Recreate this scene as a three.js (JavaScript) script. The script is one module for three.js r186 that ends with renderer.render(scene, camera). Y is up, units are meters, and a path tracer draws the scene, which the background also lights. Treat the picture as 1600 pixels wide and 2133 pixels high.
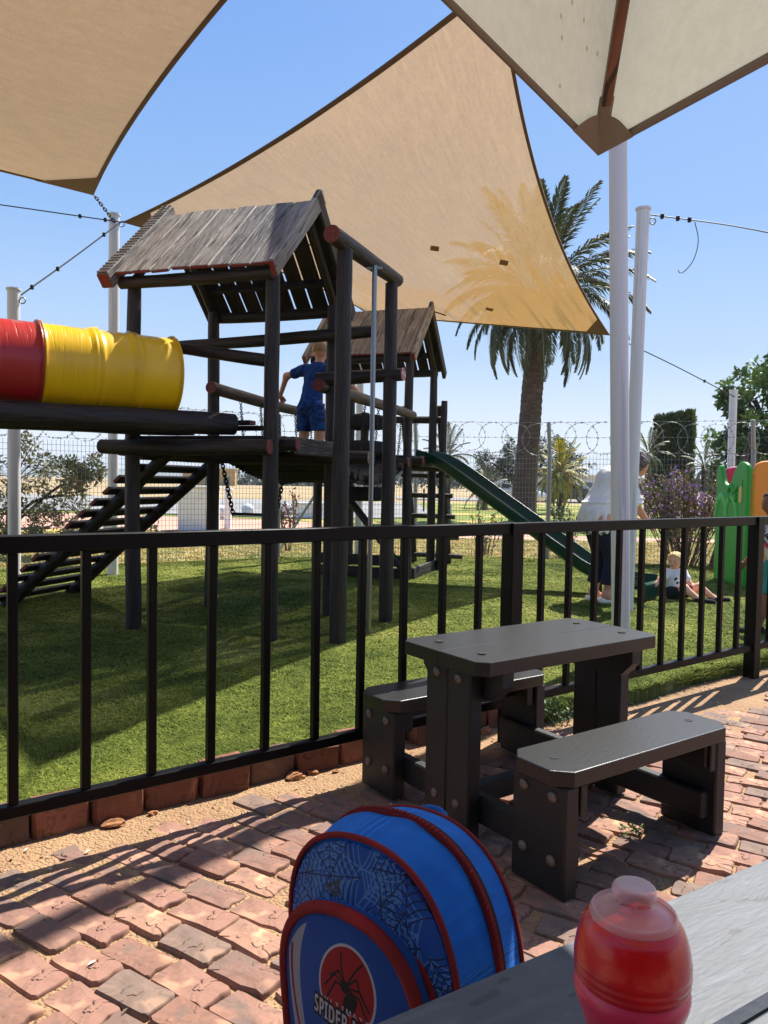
import * as THREE from 'three';
import { mergeGeometries, mergeVertices } from 'three/addons/utils/BufferGeometryUtils.js';

// ---------------------------------------------------------------- camera, sky, sun, exposure
const scene = new THREE.Scene();
const camera = new THREE.PerspectiveCamera(67.3, 3 / 4, 0.05, 20000);
camera.position.set(0, 1.2, 0);
camera.rotation.order = 'YXZ';
camera.rotation.set(-2.25 * Math.PI / 180, 0, 1.0 * Math.PI / 180);

const SUN_AZ = 37 * Math.PI / 180, SUN_EL = 54 * Math.PI / 180;     // right of the view direction, above the horizon
const sunDir = new THREE.Vector3(Math.sin(SUN_AZ) * Math.cos(SUN_EL), Math.sin(SUN_EL), -Math.cos(SUN_AZ) * Math.cos(SUN_EL));
const sun = new THREE.DirectionalLight(new THREE.Color(1, 0.95, 0.86), 5.0);
sun.position.copy(sunDir).multiplyScalar(60);
sun.castShadow = true;
sun.shadow.mapSize.set(4096, 4096);
Object.assign(sun.shadow.camera, { left: -25, right: 25, top: 25, bottom: -25, near: 1, far: 140 });
scene.add(sun, sun.target);

{ // clear sky: deep blue overhead, pale at the horizon, brighter round the sun
  const W = 1024, H = 512, px = new Float32Array(W * H * 4), stops = [
    [-90, .15, .155, .16], [0, .47, .50, .53], [3, .425, .475, .525], [9, .262, .362, .50], [18, .155, .27, .478], [30, .098, .205, .44], [50, .07, .162, .38], [90, .06, .136, .33]];
  for (let j = 0; j < H; j++) {
    const e = (j + .5) / H * 180 - 90;
    let k = 0; while (k < stops.length - 2 && e > stops[k + 1][0]) k++;
    const a = stops[k], b = stops[k + 1], t = Math.min(1, Math.max(0, (e - a[0]) / (b[0] - a[0]))), er = e * Math.PI / 180;
    for (let i = 0; i < W; i++) {
      const th = ((i + .5) / W - .5) * 2 * Math.PI, x = Math.cos(er) * Math.cos(th), y = Math.sin(er), z = Math.cos(er) * Math.sin(th);
      const g = Math.max(0, x * sunDir.x + y * sunDir.y + z * sunDir.z), halo = e > 0 ? .1 * g ** 6 + .35 * g ** 60 : 0, o = (j * W + i) * 4;
      for (let c = 0; c < 3; c++) px[o + c] = a[c + 1] + (b[c + 1] - a[c + 1]) * t + halo * [1, .97, .9][c];
      px[o + 3] = 1;
    }
  }
  const sky = new THREE.DataTexture(px, W, H, THREE.RGBAFormat, THREE.FloatType);
  sky.mapping = THREE.EquirectangularReflectionMapping; sky.magFilter = THREE.LinearFilter; sky.minFilter = THREE.LinearFilter; sky.needsUpdate = true;
  scene.background = sky; scene.environment = sky;
}
const renderer = new THREE.WebGLRenderer({ antialias: true });
renderer.toneMapping = THREE.LinearToneMapping;
renderer.toneMappingExposure = 2.0;
renderer.shadowMap.enabled = true;

// ---------------------------------------------------------------- helpers
let seed = 12345; const T0 = Date.now();
const rnd = () => { seed = (seed + 0x6D2B79F5) | 0; let t = Math.imul(seed ^ (seed >>> 15), 1 | seed); t = (t + Math.imul(t ^ (t >>> 7), 61 | t)) ^ t; return ((t ^ (t >>> 14)) >>> 0) / 4294967296; };
const rr = (a, b) => a + (b - a) * rnd(), ri = n => Math.floor(rnd() * n), pick = a => a[ri(a.length)];
const V = (x, y, z) => new THREE.Vector3(x, y, z);
const lerp = (a, b, t) => a + (b - a) * t, clamp = (x, a = 0, b = 1) => Math.min(b, Math.max(a, x)), smooth = (a, b, x) => { const t = clamp((x - a) / (b - a)); return t * t * (3 - 2 * t); };

const hash2 = (x, y, s) => { let h = Math.imul(x | 0, 374761393) + Math.imul(y | 0, 668265263) + Math.imul(s | 0, 1442695041); h = Math.imul(h ^ (h >>> 13), 1274126177); return ((h ^ (h >>> 16)) >>> 0) / 4294967296; };
function vn(x, y, px, py, s) {                      // value noise that tiles every px by py cells
  const xi = Math.floor(x), yi = Math.floor(y); let fx = x - xi, fy = y - yi; fx = fx * fx * (3 - 2 * fx); fy = fy * fy * (3 - 2 * fy);
  const m = (a, n) => ((a % n) + n) % n, x0 = m(xi, px), x1 = m(xi + 1, px), y0 = m(yi, py), y1 = m(yi + 1, py);
  return lerp(lerp(hash2(x0, y0, s), hash2(x1, y0, s), fx), lerp(hash2(x0, y1, s), hash2(x1, y1, s), fx), fy);
}
function fbm(u, v, nx, ny, oct, s) { let a = 0, w = .5, t = 0; for (let k = 0; k < oct; k++) { a += w * vn(u * nx, v * ny, nx, ny, s + k * 17); t += w; w *= .5; nx *= 2; ny *= 2; } return a / t; }
function tex(n, fn, color = true, m = n) {          // fn(u, v) -> [r, g, b] 0..255 (sRGB) or a number 0..1
  const d = new Uint8Array(n * m * 4);
  for (let j = 0; j < m; j++) for (let i = 0; i < n; i++) {
    const c = fn((i + .5) / n, (j + .5) / m), o = (j * n + i) * 4;
    if (typeof c === 'number') d[o] = d[o + 1] = d[o + 2] = clamp(c) * 255; else { d[o] = clamp(c[0], 0, 255); d[o + 1] = clamp(c[1], 0, 255); d[o + 2] = clamp(c[2], 0, 255); }
    d[o + 3] = 255;
  }
  const t = new THREE.DataTexture(d, n, m, THREE.RGBAFormat);
  t.wrapS = t.wrapT = THREE.RepeatWrapping; t.magFilter = THREE.LinearFilter; t.minFilter = THREE.LinearMipmapLinearFilter; t.generateMipmaps = true;
  if (color) t.colorSpace = THREE.SRGBColorSpace; t.needsUpdate = true; return t;
}
const rep = (t, x, y = x) => { const c = t.clone(); c.repeat.set(x, y); c.needsUpdate = true; return c; };
const mixc = (a, b, t) => [lerp(a[0], b[0], t), lerp(a[1], b[1], t), lerp(a[2], b[2], t)];
const std = o => new THREE.MeshStandardMaterial({ roughness: .8, ...o }), phys = o => new THREE.MeshPhysicalMaterial({ roughness: .8, ...o });

const taken = {};
const numbered = n => { const k = taken[n] = (taken[n] ?? -1) + 1; return k ? n + '_' + String(k).padStart(3, '0') : n; };
function shade(o) { o.traverse(m => { if (m.isMesh) { m.castShadow = m.receiveShadow = true; } }); return o; }
function thing(name, label, category, pos = [0, 0, 0], turn = 0, group) {
  const o = new THREE.Group(); o.name = numbered(name); o.position.set(...pos); o.rotation.y = turn; scene.add(o);
  o.userData = { label, category }; if (group) o.userData.group = group; return o;
}
function part(parent, name, geo, mat, label) { const m = new THREE.Mesh(geo, mat); m.name = name; m.castShadow = m.receiveShadow = true; parent.add(m); if (label) m.userData.label = label; return m; }
function solo(name, label, category, geo, mat, group) { const m = part(scene, numbered(name), geo, mat); m.userData = { label, category }; if (group) m.userData.group = group; return m; }
function structure(name, geo, mat) { const m = part(scene, name, geo, mat); m.userData.kind = 'structure'; return m; }

// geometry helpers; uv in metres, u along the longest side
function geom(pos, uv, idx) { const g = new THREE.BufferGeometry(); g.setAttribute('position', new THREE.Float32BufferAttribute(pos, 3)); if (uv) g.setAttribute('uv', new THREE.Float32BufferAttribute(uv, 2)); if (idx) g.setIndex(idx); g.computeVertexNormals(); return g; }
function merge(list) { const l = list.map(g => g.index ? g.toNonIndexed() : g.clone()), keep = ['position', 'normal', 'uv', 'color'].filter(k => l.every(g => g.attributes[k])); for (const h of l) for (const k of Object.keys(h.attributes)) if (!keep.includes(k)) h.deleteAttribute(k); return mergeGeometries(l); }
function planarUV(g, along = 'auto', off = null) {  // box projection in metres
  g = g.index ? g.toNonIndexed() : g; g.computeBoundingBox(); const s = g.boundingBox.getSize(new THREE.Vector3()).toArray(), p = g.attributes.position, n = g.attributes.normal, uv = new Float32Array(p.count * 2);
  const L = along === 'auto' ? s.indexOf(Math.max(...s)) : along, ou = off ?? rnd() * 7, ov = off ?? rnd() * 7;
  for (let i = 0; i < p.count; i++) {
    const a = [Math.abs(n.getX(i)), Math.abs(n.getY(i)), Math.abs(n.getZ(i))], q = [p.getX(i), p.getY(i), p.getZ(i)], D = a.indexOf(Math.max(...a));
    if (D === L) { const o = [0, 1, 2].filter(k => k !== L); uv[2 * i] = q[o[0]] * .4 + ou; uv[2 * i + 1] = q[o[1]] + ov; } else { uv[2 * i] = q[L] + ou; uv[2 * i + 1] = q[3 - L - D] + ov + D * .37; }
  }
  g.setAttribute('uv', new THREE.BufferAttribute(uv, 2)); return g;
}
function cbox(w, h, d, c = .004, along = 'auto') {  // chamfered box, 44 triangles, centred
  const x = w / 2, y = h / 2, z = d / 2, P = []; c = Math.min(c, x * .9, y * .9, z * .9);
  const tri = (a, b, d2) => { const n = V().subVectors(b, a).cross(V().subVectors(d2, a)), m = V().add(a).add(b).add(d2); if (n.dot(m) < 0) P.push(...a.toArray(), ...d2.toArray(), ...b.toArray()); else P.push(...a.toArray(), ...b.toArray(), ...d2.toArray()); };
  const V0 = V; const pt = (sx, sy, sz, ax) => V(sx * (ax === 0 ? x : x - c), sy * (ax === 1 ? y : y - c), sz * (ax === 2 ? z : z - c));
  const S = [-1, 1];
  for (let ax = 0; ax < 3; ax++) for (const s of S) { const f = (a, b) => ax === 0 ? pt(s, a, b, 0) : ax === 1 ? pt(a, s, b, 1) : pt(a, b, s, 2); tri(f(-1, -1), f(1, -1), f(1, 1)); tri(f(-1, -1), f(1, 1), f(-1, 1)); }
  for (const a of S) for (const b of S) {
    let q = [pt(a, b, -1, 0), pt(a, b, 1, 0), pt(a, b, 1, 1), pt(a, b, -1, 1)]; tri(q[0], q[1], q[2]); tri(q[0], q[2], q[3]);
    q = [pt(a, -1, b, 0), pt(a, 1, b, 0), pt(a, 1, b, 2), pt(a, -1, b, 2)]; tri(q[0], q[1], q[2]); tri(q[0], q[2], q[3]);
    q = [pt(-1, a, b, 1), pt(1, a, b, 1), pt(1, a, b, 2), pt(-1, a, b, 2)]; tri(q[0], q[1], q[2]); tri(q[0], q[2], q[3]);
    for (const e of S) tri(pt(a, b, e, 0), pt(a, b, e, 1), pt(a, b, e, 2));
  }
  return planarUV(geom(P), along);
}
const moved = (g, x, y, z, ry = 0, rx = 0, rz = 0) => { const m = new THREE.Matrix4().makeRotationFromEuler(new THREE.Euler(rx, ry, rz, 'YXZ')); m.setPosition(x, y, z); return g.clone().applyMatrix4(m); };
function between(g, a, b) {                         // turn a geometry built along +y from 0..len onto a..b
  const d = V().subVectors(b, a), q = new THREE.Quaternion().setFromUnitVectors(V(0, 1, 0), d.clone().normalize());
  return g.clone().applyMatrix4(new THREE.Matrix4().compose(a, q, V(1, 1, 1)));
}
function logGeo(a, b, r0, r1 = r0, wob = .05, seg = 12, cap = true) {  // peeled pole: tapered, slightly bent and knotty
  const L = a.distanceTo(b), n = Math.max(3, Math.min(14, Math.round(L / .16))), P = [], U = [], I = [], s0 = ri(9999), uo = rnd() * 9, vo = rnd() * 9, bx = rr(-1, 1) * L * .006, bz = rr(-1, 1) * L * .006;
  for (let j = 0; j <= n; j++) {
    const t = j / n, y = t * L, arc = Math.sin(t * Math.PI);
    for (let i = 0; i <= seg; i++) {
      const A = i / seg * 2 * Math.PI, k = 1 + wob * (2 * vn(i % seg / seg * 4 + .01, t * n * .6, 4, 64, s0) - 1) + wob * .8 * (2 * vn(.5, t * n * .35, 4, 64, s0 + 5) - 1), e = cap && (j === 0 || j === n) ? .96 : 1, r = lerp(r0, r1, t) * k * e;
      P.push(Math.cos(A) * r + bx * arc, y, Math.sin(A) * r + bz * arc); U.push(y + uo, i / seg * 2 * Math.PI * r0 + vo);
    }
  }
  const w = seg + 1;
  for (let j = 0; j < n; j++) for (let i = 0; i < seg; i++) { const q = j * w + i; I.push(q, q + w, q + 1, q + 1, q + w, q + w + 1); }
  let g = geom(P, U, I);
  { const nn = g.attributes.normal; for (let j = 0; j <= n; j++) { const q = j * w, p = q + seg; const x = nn.getX(q) + nn.getX(p), y = nn.getY(q) + nn.getY(p), z = nn.getZ(q) + nn.getZ(p), l = Math.hypot(x, y, z); nn.setXYZ(q, x / l, y / l, z / l); nn.setXYZ(p, x / l, y / l, z / l); } }
  if (cap) {
    const caps = [0, 1].map(e => { const c = new THREE.CircleGeometry((e ? r1 : r0) * .96, seg); c.rotateX(e ? -Math.PI / 2 : Math.PI / 2); c.translate(0, e ? L : 0, 0); return c; });
    g = merge([g, ...caps]);
  }
  return between(g, a, b);
}
function endDisc(a, dir, r) {                       // painted end grain: a thin rough disc with a little thickness
  const c = new THREE.CylinderGeometry(r * .93, r * .97, .006, 12); const p = c.attributes.position; for (let i = 0; i < p.count; i++) { const k = 1 + .05 * (hash2(Math.round(Math.atan2(p.getZ(i), p.getX(i)) * 5), 3, 7) - .5); p.setXYZ(i, p.getX(i) * k, p.getY(i) + .003, p.getZ(i) * k); }
  c.computeVertexNormals(); return between(c, a, a.clone().add(dir.clone().normalize().multiplyScalar(.01)));
}
function tube(pts, r, seg = 24, rad = 6, closed = false) { return new THREE.TubeGeometry(new THREE.CatmullRomCurve3(pts, closed), seg, r, rad, closed); }
function poleGeo(a, b, r, seg = 20) { const L = a.distanceTo(b), c = new THREE.CylinderGeometry(r, r, L, seg, 1); c.translate(0, L / 2, 0); return between(c, a, b); }
function chainGeo(a, b, link = .034, wire = .004) { // real links, alternate ones turned
  const L = a.distanceTo(b), n = Math.max(2, Math.round(L / (link * .72))), list = [], t0 = new THREE.TorusGeometry(link * .32, wire, 4, 8); t0.scale(1, 1.6, 1);
  for (let k = 0; k < n; k++) { const g = t0.clone(); g.rotateY(k % 2 ? Math.PI / 2 : 0); g.translate(0, (k + .5) * L / n, 0); list.push(g); }
  return between(merge(list), a, b);
}

// ---------------------------------------------------------------- textures and materials
const grainBump = tex(512, (u, v) => { const w = fbm(u, v, 4, 4, 3, 3) * .06; return .55 * fbm(u, v + w, 4, 96, 3, 11) + .35 * fbm(u, v + w, 10, 40, 3, 23) + (fbm(u, v, 8, 64, 2, 31) > .74 ? -.35 : 0) + .1; }, false);
function woodTex(dark, light, s, streak = .6) {
  return tex(512, (u, v) => { const w = fbm(u, v, 3, 3, 3, s) * .08, g = fbm(u, v + w, 4, 80, 3, s + 1), b = fbm(u, v, 5, 9, 4, s + 2), k = clamp(.8 * g + .2 * b + (b - .5) * .25), crack = fbm(u, v + w, 5, 60, 2, s + 5) > .73 ? .5 : 1, c = mixc(dark, light, clamp(k * 1.6 - .3)); return [c[0] * crack, c[1] * crack, c[2] * crack]; });
}
const wood = (dark, light, s, o = {}) => std({ map: woodTex(dark, light, s), bumpMap: grainBump, bumpScale: .009, roughness: .72, ...o });
const M = {};
M.log = wood([24, 17, 17], [56, 42, 39], 100, { roughness: .58 });
M.logOld = wood([50, 41, 36], [104, 90, 78], 130);
M.plank = wood([22, 17, 16], [48, 37, 34], 160, { roughness: .65 });
M.roofGrey = [wood([96, 90, 86], [154, 146, 140], 200), wood([82, 77, 75], [140, 133, 129], 230), wood([102, 95, 90], [164, 155, 147], 260)];
M.redDull = std({ color: 0x7a2f2a, roughness: .8 });
M.roofBrown = [wood([84, 74, 67], [148, 134, 122], 290), wood([96, 85, 78], [162, 148, 136], 320)];
M.red = std({ map: tex(128, (u, v) => { const n = fbm(u, v, 6, 6, 4, 7); return n > .64 ? mixc([132, 50, 46], [96, 72, 64], (n - .64) * 6) : [118 - n * 30, 38 - n * 10, 36 - n * 10]; }), roughness: .6 });
M.paleEnd = std({ map: tex(128, (u, v) => { const n = fbm(u, v, 9, 9, 4, 9); return n > .55 ? [205, 175, 165] : [150, 78, 72]; }), roughness: .8 });
M.steelBlack = phys({ color: 0x0b0a0b, roughness: .4, specularIntensity: .3, bumpMap: tex(256, (u, v) => fbm(u, v, 40, 40, 3, 5), false), bumpScale: .0006 });
M.white = std({ map: tex(256, (u, v) => { const n = fbm(u, v, 5, 5, 5, 41), s = fbm(u, v, 24, 4, 3, 44); const k = 222 - 14 * n - (s > .72 ? 20 : 0); return [k, k, k + 2]; }), roughness: .42 });
M.galv = std({ color: 0x9a9d9e, roughness: .45, metalness: .7 });
M.chrome = std({ color: 0x8b8e92, roughness: .34, metalness: 1 });
M.wire = std({ color: 0x8d8f8c, roughness: .5, metalness: .6 });
M.chain = std({ color: 0x2c2826, roughness: .6, metalness: .5 });
M.rubber = std({ color: 0x1b1b1c, roughness: .75, bumpMap: grainBump, bumpScale: .003 });
const fabricBump = tex(256, (u, v) => .5 + .25 * Math.sin(u * 2 * Math.PI * 64) * Math.sin(v * 2 * Math.PI * 64) + .25 * (fbm(u, v, 30, 30, 2, 4) - .5), false);

// ---------------------------------------------------------------- ground
function flat(pts, y, scale = 1) {                  // polygon sheet [[x, z], ...], uv in metres
  const sh = new THREE.Shape(pts.map(([x, z]) => new THREE.Vector2(x, -z))), g = new THREE.ShapeGeometry(sh); g.rotateX(-Math.PI / 2); g.translate(0, y, 0);
  const p = g.attributes.position, uv = new Float32Array(p.count * 2); for (let i = 0; i < p.count; i++) { uv[2 * i] = p.getX(i) * scale; uv[2 * i + 1] = p.getZ(i) * scale; }
  g.setAttribute('uv', new THREE.BufferAttribute(uv, 2)); return g;
}
const sandTex = tex(512, (u, v) => { const a = fbm(u, v, 6, 6, 5, 51), f = fbm(u, v, 180, 180, 2, 53), g = fbm(u, v, 60, 60, 3, 54), p = hash2(Math.floor(u * 512), Math.floor(v * 512), 6); let c = mixc([136, 104, 76], [190, 154, 116], clamp(.5 * a + .35 * g + .35 * f - .1)); if (p > .985) c = mixc(c, [110, 84, 62], .7); if (p < .008) c = [226, 208, 184]; if (g > .68) c = mixc(c, [150, 132, 84], .5); return c; });
const sandBump = tex(512, (u, v) => .6 * fbm(u, v, 80, 80, 3, 57) + .4 * fbm(u, v, 12, 12, 4, 58), false);
M.sand = std({ map: rep(sandTex, 1.1), bumpMap: rep(sandBump, 1.7), bumpScale: .02, roughness: .95 });
const turfTex = tex(512, (u, v) => { const a = fbm(u, v, 4, 4, 4, 61), f = fbm(u, v, 200, 140, 2, 63), g = fbm(u, v, 60, 60, 2, 64); const c = mixc([40, 56, 16], [96, 116, 38], clamp(.25 * a + .5 * f + .4 * g - .1)); return mixc(c, [118, 124, 84], smooth(.56, .7, a) * .7); });
M.turf = std({ map: rep(turfTex, .8), bumpMap: rep(sandBump, 3), bumpScale: .02, roughness: .95 });
const dryTex = tex(512, (u, v) => { const a = fbm(u, v, 5, 5, 5, 71), f = fbm(u, v, 160, 110, 3, 73), g = fbm(u, v, 18, 18, 4, 74); const base = mixc([176, 146, 72], [232, 204, 124], clamp(.6 * f + .5 * g - .05)); return a + .35 * g > .74 ? mixc(base, [108, 128, 48], clamp((a + .35 * g - .74) * 7)) : base; });
M.dry = std({ map: rep(dryTex, .2), bumpMap: rep(sandBump, .8), bumpScale: .03, roughness: 1 });
M.lawn = std({ map: rep(tex(512, (u, v) => { const a = fbm(u, v, 4, 4, 5, 81), f = fbm(u, v, 160, 120, 3, 83); const g = mixc([72, 92, 34], [146, 152, 62], clamp(f * 1.3 - .1)); return mixc(g, [186, 164, 92], smooth(.48, .66, a)); }), .16), bumpMap: rep(sandBump, .8), bumpScale: .03, roughness: 1 });
M.field = std({ map: rep(tex(512, (u, v) => { const a = fbm(u, v, 4, 9, 5, 91), f = fbm(u, v, 60, 60, 3, 93); return mixc([134, 114, 80], [182, 160, 118], clamp(.6 * a + .5 * f)); }), .02), roughness: 1 });
M.asphalt = std({ map: rep(tex(512, (u, v) => { const a = fbm(u, v, 5, 5, 5, 95), f = fbm(u, v, 120, 120, 2, 97), k = 104 + 36 * a + 26 * f; return [k, k * .99, k * .97]; }), .1), roughness: .9 });
M.pinkPave = std({ map: rep(tex(512, (u, v) => { const a = fbm(u, v, 8, 8, 4, 98), r = hash2(Math.floor(u * 40), Math.floor(v * 80), 8), c = mixc([176, 128, 108], [206, 166, 142], .5 * a + .5 * r); return c; }), .25), roughness: .9 });

structure('field', (() => { const g = new THREE.PlaneGeometry(9000, 9000, 1, 1); g.rotateX(-Math.PI / 2); g.translate(0, -.11, -3000); const uv = g.attributes.uv; for (let i = 0; i < 4; i++) uv.setXY(i, uv.getX(i) * 9000, uv.getY(i) * 9000); return g; })(), M.field);

// fence lines: front fence F(s) on the paving, mesh fence beyond the turf
const FA = [-1.149, -2.452], FD = [.8023, -.5969], F = s => [FA[0] + FD[0] * s, FA[1] + FD[1] * s], FN = [-FD[1], FD[0]].map(v => -v);  // FN points away from the camera
const kerbAt = (s, o = .3) => { const p = F(s); return [p[0] - .5969 * o, p[1] - .8023 * o]; };
const back = [[-9.5, -7.2], [-5.3, -9.3], [-3.5, -10.5], [-1.6, -11.7], [.5, -12.5], [2.6, -12.2], [5.35, -11.2], [8, -9.8], [12, -8]];
structure('lawn', flat([[-30, -4], ...back, [30, -4], [30, -16], [14, -16.4], [1.5, -17.4], [-4, -18.2], [-30, -18.4]], -.05), M.dry);
structure('far_lawn', flat([[.2, -20], [-3, -24.5], [-12, -27], [-30, -28], [-30, -46], [40, -52], [40, -17.6], [14, -18.2], [2, -19.6]], -.07), M.lawn);
structure('paved_path', flat([[-30, -18.7], [-4, -18.5], [1.5, -17.7], [14, -16.7], [30, -16.3], [30, -17.4], [14, -18], [2, -19.4], [.2, -19.8], [-3, -24.2], [-12, -26.7], [-30, -27.7]], -.062), M.pinkPave);
structure('road', flat([[-60, -29], [-12, -28.2], [-2, -25.2], [2, -28], [2, -46], [-60, -60]], -.04), M.asphalt);
structure('far_road', flat([[1, -58], [90, -52], [90, -60], [1, -68]], -.066), M.asphalt);
for (const [x, z, w, a] of [[-9, -34, 9, .1], [-6, -31, 7, .05], [-7, -38, 10, .06], [-4, -30.2, 5, .05]]) { const g = new THREE.PlaneGeometry(w, .14); g.rotateX(-Math.PI / 2); g.rotateY(a); g.translate(x, -.034, z); structure(numbered('road_marking'), g, M.white); }

{ // turf: one sheet with a soft low swell, thick enough to show its edge
  const near = []; for (let s = -6; s <= 12; s += .5) near.push(kerbAt(s, .3 + (s > 2.9 ? .02 * Math.sin(s * 5) + .05 * smooth(2.9, 4, s) - .26 : 0)));
  const pts = [...near, ...back.slice().reverse()], sh = new THREE.Shape(pts.map(([x, z]) => new THREE.Vector2(x, -z)));
  const g = new THREE.ExtrudeGeometry(sh, { depth: .1, bevelEnabled: false }); g.rotateX(-Math.PI / 2); g.translate(0, -.1, 0);
  const p = g.attributes.position, uv = g.attributes.uv; for (let i = 0; i < p.count; i++) uv.setXY(i, p.getX(i), p.getZ(i));
  structure('turf', g, M.turf);
  scene.userData.turfPts = pts;
}
structure('sand_ground', flat([F(-8), kerbAt(-8, .5), kerbAt(14, .5), F(14), [14, 4], [-9, 4]], -.082), M.sand);
const inPoly = (x, z, P) => { let c = false; for (let i = 0, j = P.length - 1; i < P.length; j = i++) if ((P[i][1] > z) !== (P[j][1] > z) && x < (P[j][0] - P[i][0]) * (z - P[i][1]) / (P[j][1] - P[i][1]) + P[i][0]) c = !c; return c; };

{ // artificial grass pile: bent blades in tufts
  const blades = (n, h, w, spread) => { const P = [], N = []; for (let k = 0; k < n; k++) { const a = rnd() * 6.28, x = rr(-1, 1) * spread, z = rr(-1, 1) * spread, l = h * rr(.6, 1.15), bend = rr(.5, 1.25) * l, ca = Math.cos(a), sa = Math.sin(a), ww = w * rr(.7, 1.2); const q = (t, s) => [x + ca * bend * t * t - sa * ww * s * (1 - t * .75), l * t * (1 - .3 * t * t), z + sa * bend * t * t + ca * ww * s * (1 - t * .75)]; const a0 = q(0, -.5), a1 = q(0, .5), b0 = q(.55, -.5), b1 = q(.55, .5), c = q(1, 0); P.push(...a0, ...a1, ...b1, ...a0, ...b1, ...b0, ...b0, ...b1, ...c); } return geom(P); };
  const grassMat = phys({ color: 0xffffff, roughness: .85, specularIntensity: .35, side: THREE.DoubleSide });
  const place = (name, geo, n, test, cols, sc) => {
    const im = new THREE.InstancedMesh(geo, grassMat, n), m = new THREE.Matrix4(), c = new THREE.Color(); let k = 0, tries = 0;
    while (k < n && tries++ < n * 12) { const p = test(); if (!p) continue; const s = (typeof sc === 'function' ? sc(p) : sc) * rr(.7, 1.3); m.makeRotationY(rnd() * 6.28).scale(V(s, s, s)).setPosition(p[0], p[1], p[2]); im.setMatrixAt(k, m); const nz = fbm(p[0] / 64 + .5, p[2] / 64 + .5, 128, 128, 3, 66), q = cols[Math.min(cols.length - 1, Math.floor(clamp(rnd() * .55 + (nz - .25) * .95, 0, .999) * cols.length))], f = rr(.75, 1.25); if (name === 'pile' && fbm(p[0] / 40 + .5, p[2] / 40 + .5, 32, 32, 4, 68) > .56 + .25 * rnd()) { tries--; if (rnd() < .6) continue; } c.setRGB(q[0] * f, q[1] * f, q[2] * f); im.setColorAt(k, c); k++; }
    im.count = k; im.name = name; im.castShadow = im.receiveShadow = true; return im;
  };
  const T = scene.userData.turfPts, green = [[.068, .1, .016], [.106, .144, .022], [.162, .202, .03], [.245, .272, .046], [.365, .36, .1]];
  delete scene.userData.turfPts;
  const grass = new THREE.Group(); grass.name = 'turf_pile'; grass.userData = { kind: 'stuff', label: 'short green artificial grass pile covering the playground', category: 'grass' }; scene.add(grass);
  const sc = p => .36 * Math.sqrt(Math.hypot(p[0], p[2]));
  const pile = place('pile', blades(11, .031, .0064, .026), 300000, () => { const d = 2.2 + 11.4 * rnd() ** 1.15, x = rr(-.78, .78) * d; return inPoly(x, -d, T) ? [x, -.002, -d] : null; }, green, sc);
  grass.add(pile);
  const dryCols = [[.56, .44, .18], [.46, .36, .14], [.64, .52, .26], [.26, .28, .07], [.18, .24, .06]];
  const dry = place('dry_lawn_grass', blades(9, .07, .012, .08), 26000, () => { const d = 9 + 9 * rnd(), x = rr(-.62, .62) * d; return !inPoly(x, -d, T) && d < 17 ? [x, -.05, -d] : null; }, dryCols, 1);
  dry.userData = { kind: 'stuff', label: 'dry yellow grass on the lawn beyond the mesh fence', category: 'grass' }; scene.add(dry);
  // grass roots hanging over the sand at the turf's front edge
  const edge = place('edge_grass', blades(14, .06, .004, .02), 4200, () => { const s = rr(2.4, 9), p = kerbAt(s, rr(.1, .2)); return [p[0], -.078 + rnd() * .05, p[1]]; }, green, 1);
  edge.userData = { kind: 'stuff', label: 'ragged green grass edge spilling onto the sand below the fence', category: 'grass' }; scene.add(edge);
}

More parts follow.
